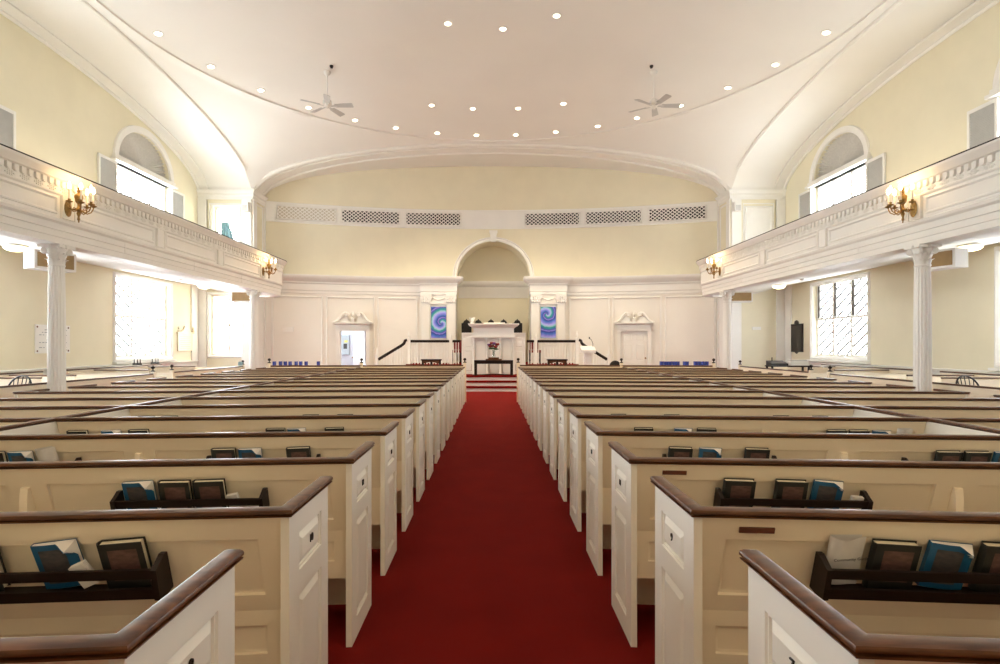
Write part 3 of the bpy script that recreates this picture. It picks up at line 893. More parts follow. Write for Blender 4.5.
def pew_parts(x0, x1, end_at, panels, racks, braces):
    """meshes for the right-hand side, x measured from the aisle face; end_at: x of the end panel's outer face"""
    P = {}
    fu = lambda u, v, d: (u, *rake(v, d))
    fl = lambda u, v, d: (u, .105 - d, v)
    m = MB()
    m.board(fu, x0, 0, x1, .369, .022, [(a, .064, b, .287) for a, b in panels], RBACK)
    m.board(fl, x0, .29, x1, .5275, .022, [(a, .375, b, .475) for a, b in panels], RBACK)
    P['back'] = m
    P['seat'] = MB().box(x0, .13, .40, x1, .50, .44)
    P['seat_apron'] = MB().box(x0, .40, .03, x1, .42, .40)
    inner = end_at < (x0 + x1) / 2
    e0, e1 = (end_at, end_at + .028) if inner else (end_at - .028, end_at)
    fe = (lambda u, v, d: (e0 - d, u, v)) if inner else (lambda u, v, d: (e1 + d, u, v))
    P['end_panel'] = MB().board(fe, 0, 0, .45, .881, .028, [(.10, .665, .36, .80), (.10, .10, .36, .58)], REND)
    c = (e0 + e1) / 2
    path = [(x1, .014), (c, .014), (c, .475)] if inner else [(c, .475), (c, .014), (x0, .014)]
    P['cap'] = MB().sweep(CAPP, path)
    for i, b in enumerate(braces):
        P['brace%d' % i] = MB().prism([(b - .017, .026, .79), (b - .017, .012, .785), (b - .017, .008, .74), (b - .017, .006, .54), (b - .017, .104, .535)], (.034, 0, 0))
    for i, (a, b) in enumerate(racks):
        fr = lambda u, v, d: (u, *rake(v, d))
        def rb(mm, u0, v0, d0, u1, v1, d1):
            v = [fr(u0, v0, d0), fr(u1, v0, d0), fr(u1, v0, d1), fr(u0, v0, d1), fr(u0, v1, d0), fr(u1, v1, d0), fr(u1, v1, d1), fr(u0, v1, d1)]
            mm.add(v, [(0, 3, 2, 1), (4, 5, 6, 7), (0, 1, 5, 4), (1, 2, 6, 5), (2, 3, 7, 6), (3, 0, 4, 7)])
        mm = MB(); rb(mm, a + .012, .122, .002, b - .012, .130, .064); rb(mm, a + .012, .122, .064, b - .012, .160, .074); rb(mm, a + .01, .197, .062, b - .01, .231, .072)
        P['rack%d' % i] = mm
        for q, uu in enumerate((a, b - .018)):
            k = MB(); pl = [(.112, .0015), (.250, .0015), (.254, .018), (.240, .052), (.232, .076), (.122, .080), (.112, .070)]
            k.prism([fr(uu, v, d) for v, d in pl], (.018, 0, 0))
            P['rackend%d%d' % (i, q)] = k
    return P
MATS = dict(back=M_pew, seat=M_pew, seat_apron=M_pew, end_panel=M_pew_daylit, cap=M_wood, brace=M_pew, rack=M_dark, rackend=M_dark)
NAMES = dict(brace='back_brace', rack='book_rack', rackend='rack_bracket')
inner = pew_parts(PX + .0285, XD - .032, PX, [(.78, 2.07), (2.25, XD - .09)], [(1.075, 1.755), (2.50, 3.19)], [2.16])
outer = pew_parts(XD + .032, XO - .0285, XO, [(XD + .09, 4.30), (4.50, XO - .11)], [(3.6, 4.3), (4.6, 5.3)], [4.40])
def finish(P, s):
    out = {}
    for k, m in P.items():
        q = MB(); q.v = list(m.v); q.f = list(m.f); q.m = list(m.m)
        q.tf(lambda x, y, z: (x - PX, y + skew(x), z))
        if s < 0: q.mir()
        base = k.rstrip('0123456789')
        out[k] = (base, q.mesh(NAMES.get(base, base), MATS[base]))
    return out
PEWM = {(s, kind): finish(P, s) for s in (-1, 1) for kind, P in (('inner', inner), ('outer', outer))}
for r, y in enumerate(ROWS):
    for s in (-1, 1):
        side = 'left' if s < 0 else 'right'
        for kind in ('inner', 'outer'):
            num = (8 + 2 * r) if s < 0 else (7 + 2 * r)
            if kind == 'inner':
                lab = 'cream panelled aisle pew with mahogany cap, %s from camera %s of aisle' % (ORD[r].replace('nearest', 'first'), side)
            else:
                lab = 'cream panelled outer pew beyond the divider, %s from camera on the %s' % (ORD[r].replace('nearest', 'first'), side)
            if kind == 'outer' and r == 0: continue
            t = thing('box_pew', lab, 'pew', (s * PX, y, 0), 0, '%s pews %s of the centre aisle' % (kind, side))
            parts = {}
            for k, (base, me) in PEWM[(s, kind)].items():
                if base == 'rackend': continue
                if base == 'rack' and r == 0: continue
                parts[k] = link(NAMES.get(base, base), me, t)
            for k, (base, me) in PEWM[(s, kind)].items():
                if base == 'rackend' and r > 0: link('rack_bracket', me, parts['rack' + k[7]])
            if kind == 'inner':
                me = text_mesh(str(num), .042); me.materials.append(M_num)
                o = link('pew_number', me, parts['end_panel']); o['label'] = 'dark metal number %d' % num
                # lettering stands on the raised field, facing the aisle
                o.matrix_local = Matrix(((0, 0, -s, -s * .0015), (-s, 0, 0, .23), (0, 1, 0, .735), (0, 0, 0, 1))) if s > 0 else Matrix(((0, 0, 1, .0015), (1, 0, 0, .23), (0, 1, 0, .735), (0, 0, 0, 1)))
                if s > 0 and r in (1, 2):
                    u0 = .82; m = MB()
                    v = [(u0, .316), (u0 + .112, .316), (u0 + .112, .336), (u0, .336)]
                    a = [(u, *rake(w, .0005)) for u, w in v]; b = [(u, *rake(w, .006)) for u, w in v]
                    m.add(a + b, [(3, 2, 1, 0), (4, 5, 6, 7), (0, 1, 5, 4), (1, 2, 6, 5), (2, 3, 7, 6), (3, 0, 4, 7)])
                    m.tf(lambda x, y_, z: (x - PX, y_ + skew(x), z)); m.build('name_plate', M_plate, t)['label'] = 'small red brown name plate'
# dividers and front screens
for s in (-1, 1):
    side = 'left' if s < 0 else 'right'
    fx = (lambda m: m.mir()) if s < 0 else (lambda m: m)
    t = thing('pew_divider', 'long low white partition with mahogany cap dividing the %s pews lengthwise' % side, 'partition', (0, 0, 0), 0, 'pew dividers')
    fx(MB().box(XD - .022, .9, 0, XD + .022, 14.2, .884)).build('panel', M_pew_daylit, t)
    fx(MB().sweep([(n, z) for n, z in CAPP], [(XD, .9), (XD, 14.2)])).build('cap', M_wood, t)
    YS = 14.62
    t = thing('pew_screen', 'white front screen with finial posts before the %s pews' % side, 'screen', (0, 0, 0), 0, 'front pew screens')
    f = lambda u, v, d: (u, YS + skew(u) - d, v)
    pans = [(a, .25, a + .7, .78) for a in (.85, 1.65, 2.45)] + [(a, .25, a + .62, .78) for a in (3.42, 4.1, 4.78)]
    fx(MB().board(f, PX + .05, 0, XO - .05, .91, .03, pans, RBACK)).build('panel', M_pew, t)
    fx(MB().sweep([(n * 1.3, (z - .88) * 1.4 + .905) for n, z in CAPP], [(XO - .05, YS + skew(XO) + .014), (PX + .05, YS + .014)])).build('cap', M_wood, t)
    for x in (PX + .01, XD, XO - .01):
        yy = YS + skew(x) + .015
        p = fx(MB().box(x - .035, yy - .035, 0, x + .035, yy + .035, 1.0)).build('post', M_pew, t)
        fx(MB().lathe([(.0, 1.001), (.045, 1.001), (.045, 1.015), (.015, 1.03), (.012, 1.05), (.035, 1.07), (.04, 1.09), (.03, 1.108), (.01, 1.12), (0, 1.122)], 12, (x, yy, 0))).build('finial', M_dark, p)

# ------------------------------------------------------------------ books in the racks
def book_mtx(s, r, xabs, tilt, w=.127, d=.008, yaw=0):
    """pose of a book whose back cover lies on the raked pew back; local x across, z up the back, -y towards camera"""
    y, z = rake(w, d)
    ux = Vector((1, -SK * s, 0)).normalized()
    up = Vector((0, UPY, UPZ)); nrm = ux.cross(up).normalized(); up = nrm.cross(ux).normalized()
    B = Matrix((ux, -nrm if nrm.y < 0 else nrm, up)).transposed()
    B = B @ Matrix.Rotation(tilt, 3, 'Y')
    T = Matrix.Translation((s * xabs, ROWS[r] + y + skew(xabs), z))
    return T @ B.to_4x4()
def make_hymnal(label):
    t = thing('hymnal', label, 'book', (0, 0, 0))
    W, Hh, T = .137, .170, .030
    m = MB()
    m.box(-W / 2, -.0030, 0, W / 2, 0, Hh); m.box(-W / 2, -T, 0, W / 2, -T + .003, Hh)
    rows = [[(-W / 2 - .008 * sin(pi * i / 6), -T * i / 6, z) for i in range(7)] for z in (0, Hh)]
    m.strip(rows); m.strip([[(p[0] + .003, p[1], p[2]) for p in rw] for rw in rows])
    m.strip([rows[1], [(p[0] + .003, p[1], p[2]) for p in rows[1]]])
    m.build('cover', M_cover, t)
    MB().box(-W / 2 + .002, -T + .003, .005, W / 2 - .006, -.003, Hh - .005).build('pages', M_page, t)
    m = MB().box(-W * .31, -T - .0006, .032, W * .36, -T - .0001, Hh - .024)
    m.build('cover_panel', M_label, t)
    return t
def make_songbook(label, curl):
    t = thing('songbook', label, 'book', (0, 0, 0))
    W, Hh, T = .135, .164, .017
    def fr(u, v):   # front sheet: bows out and its top free corner curls forward
        c = max(0, (u - .62)) * max(0, v - .74) * curl * 2.0
        return (-W / 2 + W * u - .10 * c, -T - .006 * sin(pi * u) - .16 * c, Hh * v - .10 * c)
    n = 10
    g = [[fr(i / n, j / n) for i in range(n + 1)] for j in range(n + 1)]
    g2 = [[(p[0], p[1] + .0012, p[2]) for p in rw] for rw in g]
    m = MB(); m.strip(g); m.strip(g2); m.strip([g[-1], g2[-1]])
    m.strip([[r_[-1] for r_ in g], [r_[-1] for r_ in g2]])
    m.box(-W / 2, -.001, 0, W / 2, 0, Hh)
    m.box(-W / 2 - .001, -T, 0, -W / 2, 0, Hh)
    m.build('cover', M_blue, t)
    rows = []
    for j in range(n + 1):
        rows.append([(p[0] + (-.0 if i < n else -.002), p[1] + .0022, p[2] - .002) for i, p in enumerate(g[j])] + [(W / 2 - .002, -.0015, Hh * j / n - .002), (-W / 2 + .001, -.0015, Hh * j / n - .002)])
    m = MB().strip(rows, closed=True)
    m.add(rows[-1], [tuple(range(len(rows[-1])))]); m.add(rows[0], [tuple(range(len(rows[0])))])
    m.build('pages', M_paper, t)
    gp = [[tuple(Vector(fr(.14 + .62 * i / 8, .12 + .76 * j / 8)) + Vector((0, -.0008, 0))) for i in range(9)] for j in range(9)]
    MB().strip(gp).build('cover_panel', M_blab, t)
    return t
def make_pamphlet(label, W=.112, Hh=.182, text=False):
    t = thing('pamphlet', label, 'leaflet', (0, 0, 0))
    n = 14; rows = []
    for z in (0, Hh * .5, Hh):
        k = .35 + .65 * z / Hh
        a = [(-W / 2 + W * i / n, -.004 - .030 * k * sin(pi * (1 - i / n) ** 1.6 * .9) , z) for i in range(n, -1, -1)]
        b = [(-W / 2 + W * i / n * .88, -.002 + .0 * i, z + .006 * (i / n) * (z / Hh)) for i in range(n + 1)]
        rows.append(a + b)
    m = MB().strip(rows)
    o = m.build('sheet', M_paper, t, sharp=60)
    if text:
        me = text_mesh('Community Guide', .0142, .0002); me.materials.append(M_ink)
        q = link('lettering', me, t); q.matrix_local = Matrix.Translation((.002, -.0395, .118)) @ Matrix.Rotation(pi / 2, 4, 'X') @ Matrix.Rotation(R_(8), 4, 'Z')
    return t
def make_booklet(label):
    t = thing('folded_leaflet', label, 'leaflet', (0, 0, 0))
    m = MB()
    for k in range(4):
        m.box(-.026, -.006 - k * .005, 0, .026, -.003 - k * .005, .085)
    m.build('sheets', M_paper, t, merge=False)
    return t

RK = {1: 'in the inner rack', 2: 'in the outer rack'}
protos = {}
def put(kind, s, r, x, tilt=0, note='', w=.1385, d=.006):
    side = 'left' if s < 0 else 'right'
    rack = 'aisle' if x < 2.1 else 'divider'
    nm = {'H': 'black hymnal', 'B': 'blue paper songbook', 'P': 'white folded pamphlet', 'W': 'small white leaflet'}[kind]
    lab = '%s%s in the %s rack of the %s pew back, %s side' % (note + ' ' if note else '', nm, rack, ORD[r], side)
    hw = {'H': .0765, 'B': .0755, 'P': .06, 'W': .027}[kind]
    tl_ = abs(tilt)
    w = .1325 + hw * sin(tl_) + (.022 if kind == 'W' else 0)
    if kind == 'W': d = .034
    key = kind if kind != 'B' else kind
    grp = {'H': 'black hymnals in the pew racks', 'B': 'blue songbooks in the pew racks', 'P': 'white pamphlets in the pew racks', 'W': 'small leaflets in the pew racks'}[kind]
    if key not in protos:
        t = {'H': lambda: make_hymnal(lab), 'B': lambda: make_songbook(lab, 1.0), 'P': lambda: make_pamphlet(lab), 'W': lambda: make_booklet(lab)}[kind]()
        protos[key] = t
        t.matrix_world = book_mtx(s, r, x, tilt, w, d); t['group'] = grp
    else:
        dup(protos[key], lab, None, mtx=book_mtx(s, r, x, tilt, w, d), group=grp)
# (kind, x, tilt, note); tilt leans the top towards +x in the picture when positive
BK = {
 (-1, 1): [('H', 1.68, -.06, 'left'), ('B', 1.425, -.12, ''), ('W', 1.327, -.45, ''), ('H', 1.222, -.07, 'right')],
 (-1, 2): [('B', 1.735, -.05, ''), ('H', 1.572, 0, 'left'), ('H', 1.412, -.02, 'right'), ('W', 1.24, -.2, '')],
 (-1, 3): [('H', 1.735, 0, 'left'), ('B', 1.575, -.03, ''), ('H', 1.23, -.03, 'right'), ('H', 3.02, 0, ''), ('B', 2.86, -.03, ''), ('P', 2.70, -.12, '')],
 (-1, 4): [('H', 1.735, 0, 'left'), ('B', 1.575, -.03, ''), ('W', 1.46, -.3, ''), ('H', 1.24, -.02, 'right'), ('H', 3.12, 0, 'left'), ('W', 3.01, -.1, ''), ('B', 2.88, -.03, ''), ('H', 2.68, -.02, 'right')],
 (-1, 5): [('H', 1.73, 0, 'left'), ('W', 1.54, .02, ''), ('H', 1.375, 0, 'right'), ('H', 3.12, 0, 'left'), ('H', 2.92, 0, 'right')],
 (-1, 6): [('H', 1.71, 0, 'left'), ('H', 1.52, 0, 'right'), ('H', 3.1, 0, 'left'), ('H', 2.87, 0, 'right')],
 (1, 1): [('P', 1.185, .03, ''), ('H', 1.328, .04, 'left'), ('B', 1.49, .09, ''), ('H', 1.645, .05, 'right')],
 (1, 2): [('H', 1.205, .02, 'left'), ('H', 1.455, .02, 'right'), ('B', 1.612, .07, ''), ('W', 1.755, .1, '')],
 (1, 3): [('H', 1.215, .02, 'left'), ('B', 1.395, .04, ''), ('H', 1.675, .02, 'right'), ('H', 2.79, .0, 'left'), ('H', 2.95, .0, 'right'), ('B', 3.115, .02, '')],
 (1, 4): [('H', 1.215, 0, 'left'), ('B', 1.51, .03, ''), ('H', 1.685, .01, 'right'), ('H', 2.635, 0, 'left'), ('H', 2.795, 0, 'right'), ('B', 2.96, .02, ''), ('P', 3.12, .03, '')],
 (1, 5): [('H', 1.21, 0, 'left'), ('W', 1.37, 0, ''), ('H', 1.715, 0, 'right'), ('H', 2.65, 0, 'left'), ('H', 2.99, 0, 'right')],
 (1, 6): [('H', 1.35, 0, 'left'), ('H', 1.55, 0, 'right'), ('B', 2.64, 0, ''), ('H', 2.83, 0, '')],
}
HW = {'H': .0775, 'B': .0765, 'P': .060, 'W': .027}
for (s, r), lst in BK.items():
    for lo, hi, sel in ((1.075, 1.755, lambda x: x < 2.1), (2.50, 3.19, lambda x: x >= 2.1)):
        items = [list(b) for b in lst if sel(b[1])]
        items.sort(key=lambda b: b[1])
        for b in items: b[1] -= .03 if s < 0 else .05 if r == 1 else .035
        lim = hi - .024
        for b in reversed(items):                       # keep neighbours from touching, and clear of the brackets
            if b[0] == 'W': b[1] = min(b[1], hi - .06); continue
            e = HW[b[0]] + .125 * abs(sin(b[2])) * .5
            b[1] = min(b[1], lim - e); lim = b[1] - e - .003
        lim = lo + .024
        for b in items:
            if b[0] == 'W': b[1] = max(b[1], lo + .06); continue
            e = HW[b[0]] + .125 * abs(sin(b[2])) * .5
            b[1] = max(b[1], lim + e); lim = b[1] + e + .003
        for kind, x, tl, note in items:
            if (s, r, kind) == (1, 1, 'P'):
                t = make_pamphlet('white folded Community Guide pamphlet, second pew back right of aisle', text=True)
                t.matrix_world = book_mtx(s, r, x, tl, .136, .006); t['group'] = 'white pamphlets in the pew racks'; continue
            put(kind, s, r, x, tl, note)

# ------------------------------------------------------------------ side box pews along the walls
for s in (-1, 1):
    side = 'left' if s < 0 else 'right'
    fx = (lambda m: m.mir()) if s < 0 else (lambda m: m)
    for (y0, y1, l) in ((12.6, 16.2, 'far'), (3.2, 11.9, 'near')):
        t = thing('box_enclosure', '%s low white wall pew enclosure with mahogany cap, %s side wall' % (l, side), 'pew', (0, 0, 0), 0, 'wall pew enclosures')
        x0, x1 = 6.99, 9.3
        f = lambda u, v, d: (x0 - d, u, v)
        n = max(1, int((y1 - y0) / 1.1)); st = (y1 - y0) / n
        fx(MB().board(f, y0, 0, y1, .835, .03, [(y0 + st * i + .1, .2, y0 + st * (i + 1) - .1, .74) for i in range(n)], RBACK)).build('aisle_panel', M_pew, t)
        fx(MB().sweep([(a, z - .045) for a, z in CAPP], [(x0 + .015, y0 + .04), (x0 + .015, y1 - .04)])).build('aisle_cap', M_wood, t)
        fx(MB().sweep([(a, z + .005) for a, z in CAPP], [(x1, y0), (x1, y1)])).build('wall_cap', M_wood, t)
        fx(MB().box(x1 - .015, y0, 0, x1 + .015, y1, .872)).build('wall_panel', M_pew, t)
        for yy in (y0, y1):
            fx(MB().box(x0 + .031, yy - .015, 0, x1 - .016, yy + .015, .83)).build('end_panel', M_pew, t)
        ys = [13.4, 15.5] if l == 'far' else [10.2, 11.05]
        for yy in ys:
            fx(MB().box(x0 + 1.0, yy - .012, 0, x1 - .05, yy + .012, .84)).build('bench_back', M_pew, t)
            fx(MB().sweep([(a, z - .03) for a, z in CAPP], [(x0 + 1.0, yy), (x1 - .045, yy)])).build('bench_cap', M_wood, t)
            fx(MB().box(x0 + 1.0, yy + .02, .38, x1 - .05, yy + .42, .42)).build('bench_seat', M_pew, t)
        for yy in (y0, y1):
            p = fx(MB().box(x0 - .02, yy - .035, 0, x0 + .05, yy + .035, .90)).build('post', M_pew, t)
            fx(MB().lathe([(.0, .901), (.045, .901), (.045, .915), (.015, .93), (.012, .95), (.035, .97), (.04, .99), (.03, 1.008), (.01, 1.02), (0, 1.022)], 12, (x0 + .015, yy, 0))).build('finial', M_dark, p)

# windsor chairs inside the near wall pews
def windsor(label):
    t = thing('windsor_chair', label, 'chair', (0, 0, 0), 0, 'bow back windsor chairs')
    m = MB(); pts = [(.24 * cos(a), .22 * sin(a)) for a in [2 * pi * i / 24 for i in range(24)]]
    m.prism([(x, y, .42) for x, y in pts], (0, 0, .035)); m.build('seat', M_black, t)
    for sx in (-1, 1):
        for sy in (-1, 1):
            MB().tube([(sx * .15, sy * .14, .42), (sx * .21, sy * .2, 0)], [.018, .012], 8).build('leg', M_black, t)
    bow = [(.235 * cos(a), .17 + .10 * sin(a), .455 + .50 * sin(a) ** .45) for a in [pi * i / 20 for i in range(21)]]
    MB().tube(bow, .013, 8).build('bow', M_black, t)
    for k in range(7):
        a = pi * (k + 1.5) / 9 + .0
        x = .235 * cos(a)
        MB().tube([(x * .7, .17, .455), (x, .17 + .10 * sin(a), .455 + .50 * sin(a) ** .45)], .007, 6).build('spindle', M_black, t)
    return t
W0 = windsor('black bow back windsor chair inside the right wall pew'); W0.location = (7.62, 8.95, 0); W0.rotation_euler = (0, 0, R_(10))
dup(W0, 'black bow back windsor chair inside the left wall pew', (-7.55, 8.95, 0), R_(-10))

# ------------------------------------------------------------------ chancel: steps, platforms, pulpit, table
CARP = [M_trim, M_carpet]
for k, (y, z) in enumerate(((17.9, .155), (18.2, .31), (18.5, .465))):
    m = MB().box(-2.0, y, 0 if k == 0 else z - .155, 2.0, y + .30 if k < 2 else 18.9, z - .05, 0)
    m.box(-2.02, y - .03, z - .05, 2.02, y + .30 if k < 2 else 18.9, z, 1)
    o = m.build('trim_%d' % (5 + k), CARP); o['kind'] = 'structure'
m = MB().box(-3.4, 18.55, 0, -2.02, 19.4, .46, 0); m.box(2.02, 18.55, 0, 3.4, 19.4, .46, 0); m.box(-2.02, 18.9, 0, 2.02, 19.45, .465, 1)
m.box(-2.9, 19.45, 0, 2.95, 20.9, .8, 1); m.box(NX - NR + .02, 20.9, 0, NX + NR - .02, 22.48, .8, 1)
o = m.build('floor_chancel', CARP); o['kind'] = 'structure'

# pulpit
t = thing('pulpit', 'tall white panelled pulpit with columned front in the chancel centre', 'pulpit', (.07, 19.5, .466))
z0 = 0
m = MB().box(-.66, -.16, 0, .66, .5, 1.60); 
for i in range(3):
    c = -.44 + .44 * i; n = 12
    pts = [(c - .15, -.161, .06), (c + .15, -.161, .06), (c + .15, -.161, 1.0)] + [(c + .15 * cos(pi * k / n), -.161, 1.0 + .15 * sin(pi * k / n)) for k in range(1, n)] + [(c - .15, -.161, 1.0)]
    m.tube([(p[0], p[1] - .008, p[2]) for p in pts], .014, 6, closed=True)
m.build('body', M_trim, t)
for i in range(4):
    c = -.66 + .44 * i
    m = MB().lathe([(.045, .0), (.045, .05), (.032, .07), (.030, .6), (.026, 1.13), (.04, 1.15), (.05, 1.2)], 16, (c, -.2, 0))
    m.box(c - .055, -.255, 1.2, c + .055, -.16, 1.24); m.box(c - .055, -.255, 0, c + .055, -.16, .03); m.build('colonnette', M_trim, t)
m = MB().box(-.72, -.27, 1.24, .72, .5, 1.32); m.box(-.68, -.235, 1.32, .68, .5, 1.56)
m.sweep([(0, 1.56), (.03, 1.57), (.05, 1.60), (.12, 1.63), (.15, 1.67), (.15, 1.70), (0, 1.70)], [(-.70, .5), (-.70, -.25), (.70, -.25), (.70, .5)][::-1]); m.box(-.7, -.25, 1.56, .7, .5, 1.70)
m.build('cornice', M_trim, t)
for s in (-1, 1):
    a, b = sorted((s * .665, s * 1.08)); f = lambda u, v, d: (u, -.06 - d, v)
    m = MB().board(f, a, 0, b, 1.36, .3, [(a + .07, .1, b - .07, .8), (a + .07, .9, b - .07, 1.28)], REND)
    m.box(a - .0, -.09, 1.36, b + .0, .25, 1.40); m.build('wing', M_trim, t)
# communion table
t = thing('communion_table', 'low dark wooden communion table before the white pulpit', 'table', (.07, 18.72, .4655))
MB().box(-.63, -.19, .455, .63, .19, .49).build('tabletop', M_dark, t)
for sx in (-1, 1):
    for sy in (-1, 1):
        MB().box(sx * .585 - .042, sy * .145 - .035, 0, sx * .585 + .042, sy * .145 + .035, .455).build('leg', M_dark, t)
m = MB(); n = 16
m.prism([(-.575, -.16, .455), (.575, -.16, .455), (.575, -.16, .375), (-.575, -.16, .375)], (0, .02, 0)); m.build('apron', M_dark, t)
m = MB().prism([(-.66 + 1.32 * i / n, -.20, .012 + .045 * sin(pi * i / n)) for i in range(n + 1)] + [(-.66 + 1.32 * i / n, -.20, .03 * sin(pi * i / n)) for i in range(n, -1, -1)], (0, .04, 0)); m.build('curved_stretcher', M_dark, t)
t = thing('wooden_stand', 'small stepped brown wooden stand on the communion table', 'stand', (.07, 18.72, .957))
MB().box(-.26, -.12, 0, .26, .12, .04).box(-.17, -.09, .04, .17, .09, .09).build('base', M_wood, t)
t = thing('flower_vase', 'clear glass vase on the wooden stand on the communion table', 'vase', (.07, 18.72, 1.048))
MB().lathe([(.0, 0), (.05, 0), (.055, .06), (.04, .16), (.05, .22), (.047, .22), (.037, .16), (.05, .06), (.045, .01), (.0, .01)], 20).build('body', mat('vase_glass', (.9, .95, .95), .05, trans=1.0, var=.02), t)
t = thing('bouquet', 'bouquet of red and purple flowers in the glass vase', 'flowers', (.07, 18.72, 1.06))
rr = random.Random(3); stems = MB()
for k in range(12):
    a = 2 * pi * k / 12; r = .16 * (.45 + .55 * rr.random()); h = .31 + .15 * rr.random()
    p = (r * cos(a), r * .7 * sin(a), h)
    stems.tube([(.01 * cos(a), .01 * sin(a), .02), (.025 * cos(a), .025 * sin(a), .2), p], .004, 5)
    m = MB().lathe([(.0, -.03), (.045, -.02), (.072, .018), (.05, .05), (.0, .03)], 9, p); m.build('bloom', M_red if k % 3 else M_purple, t)
for k in range(16):
    a = 2 * pi * k / 16 + .2
    stems.lathe([(.0, -.02), (.06, 0), (.0, .025)], 6, (.12 * cos(a), .09 * sin(a), .24 + .05 * rr.random()))
stems.build('stems_and_leaves', M_green, t)

# tall carved chairs behind the pulpit
def throne(label):
    t = thing('carved_chair', label, 'chair', (0, 0, 0), 0, 'dark carved chairs behind the pulpit')
    w = .14
    m = MB().box(-w, .16, .45, w, .20, 1.50)
    m.prism([(-w * .85, .16, 1.50)] + [(-w * .85 * cos(pi * i / 10), .16, 1.50 + .10 * sin(pi * i / 10)) for i in range(1, 10)] + [(w * .85, .16, 1.50)], (0, .04, 0))
    m.lathe([(.0, 1.59), (.03, 1.61), (.0, 1.65)], 8, (0, .18, 0)); m.build('backrest', M_black, t)
    for sx in (-1, 1):
        p = MB().box(sx * (w + .025) - .025, .15, 0, sx * (w + .025) + .025, .21, 1.48).build('back_post', M_black, t)
        MB().box(sx * .2 - .025, -.25, 0, sx * .2 + .025, -.2, .42).build('leg', M_black, t)
    MB().box(-.225, -.26, .42, .225, .145, .48).build('seat', M_red, t)
    return t
T0 = None
for x, l in ((-.95, 'dark carved chair at the left end behind the pulpit'), (-.50, 'dark carved chair second from left behind the pulpit'), (-.02, 'dark carved chair in the middle behind the pulpit'),
             (.46, 'dark carved chair second from right behind the pulpit'), (.98, 'dark carved chair at the right end behind the pulpit')):
    if T0 is None: T0 = throne(l); T0.location = (x, 21.7, .802)
    else: dup(T0, l, (x, 21.7, .802))
o = MB().lathe([(.0, 0), (.07, 0), (.075, .02), (.05, .05), (.06, .12), (.10, .20), (.095, .215), (.0, .2)], 18).build('urn', M_trim, loc=(-.66, 19.6, 2.168)); tag(o, 'white flared urn on the left end of the pulpit top', 'urn')
o = MB().box(-.36, -.12, 0, .36, .12, .05).build('pulpit_cushion', M_trim, loc=(.1, 19.75, 2.168)); tag(o, 'flat white cloth pad on the pulpit top', 'cushion')
# red chairs seen through the balusters
def red_chair(x, y, l):
    t = thing('upholstered_chair', l, 'chair', (x, y, .802), 0, 'red chairs on the platform')
    MB().box(-.2, -.2, .38, .2, .2, .47).build('seat', M_red, t); MB().box(-.16, .16, .48, .16, .22, .82).build('backrest', M_red, t)
    for sx in (-1, 1):
        for sy in (-1, 1): MB().box(sx * .17 - .02, sy * .17 - .02, 0, sx * .17 + .02, sy * .17 + .02, .379).build('leg', M_dark, t)
red_chair(-1.20, 20.2, 'red upholstered chair behind the railing left of the pulpit'); red_chair(1.52, 20.2, 'red upholstered chair behind the railing right of the pulpit')

# balustrades
def newel(parent, x, y, z0, h, w=.05):
    m = MB().box(x - w, y - w, z0, x + w, y + w, z0 + h); m.box(x - w - .012, y - w - .012, z0 + h, x + w + .012, y + w + .012, z0 + h + .03)
    p = m.build('newel_post', M_trim, parent)
    MB().lathe([(.0, z0 + h + .03), (.025, z0 + h + .03), (.02, z0 + h + .05), (.04, z0 + h + .09), (.042, z0 + h + .14), (.02, z0 + h + .2), (.012, z0 + h + .25), (0, z0 + h + .27)], 12, (x, y, 0)).build('finial', M_trim, p)
BPROF = [(.0, 0), (.022, 0), (.022, .08), (.014, .11), (.02, .2), (.013, .5), (.012, .68), (.02, .7), (.0, .7)]
for s in (-1, 1):
    side = 'left' if s < 0 else 'right'
    t = thing('balustrade', 'white balustrade with dark handrail on the %s side of the chancel' % side, 'railing', (0, 0, 0), 0, 'chancel balustrades')
    xi, xn, xo, xe = (1.06, 1.38, 2.80, 3.90) if s < 0 else (1.20, 1.50, 2.90, 3.98)
    yb = 19.52
    newel(t, s * xn, yb, .802, .80); newel(t, s * xo, yb, .802, .86)
    newel(t, s * xe, yb, 0, 1.10)
    bal = MB().lathe(BPROF, 8).mesh('baluster', M_trim)
    rx = sorted((s * (xn + .055), s * (xo - .055))); m = MB().box(rx[0], yb - .035, 1.535, rx[1], yb + .035, 1.62)
    m.build('handrail', M_dark, t)
    rx = sorted((s * xi, s * (xn - .055))); MB().box(rx[0], yb - .035, 1.535, rx[1], yb + .035, 1.62).build('handrail', M_dark, t)
    m = MB().tube([(s * (xo + .07), yb, 1.62), (s * (xo + .13), yb, 1.60), (s * (xo + .17), yb, 1.50), (s * (xo + .26), yb, 1.43), (s * (xe - .06), yb, .96)], .05, 8)
    m.build('stair_handrail', M_dark, t)
    n = 13
    for k in range(n):
        x = xn + (xo - xn) * (k + 1) / (n + 1); o = link('baluster', bal, t, (s * x, yb, .805)); o.scale = (1, 1, 1.042)
    for k in range(3): o = link('baluster', bal, t, (s * (xi + .06 + k * .085), yb, .805)); o.scale = (1, 1, 1.042)
    for k in range(9):
        u = (k + 1) / 10; x = xo + .12 + (xe - xo - .18) * u; top = 1.47 - .50 * u; b = .64 - .16 * int(u * 4)
        o = link('baluster', bal, t, (s * x, yb, b)); o.scale = (1, 1, (top - b) / .7)
    m = MB()
    for k in range(4):
        a, b = sorted((s * (xo + .12 + k * .26), s * (xo + .12 + (k + 1) * .26 + (0)))); m.box(a, 19.46, 0, b, 20.3, .64 - .16 * k)
    m.build('stair', M_trim, t)
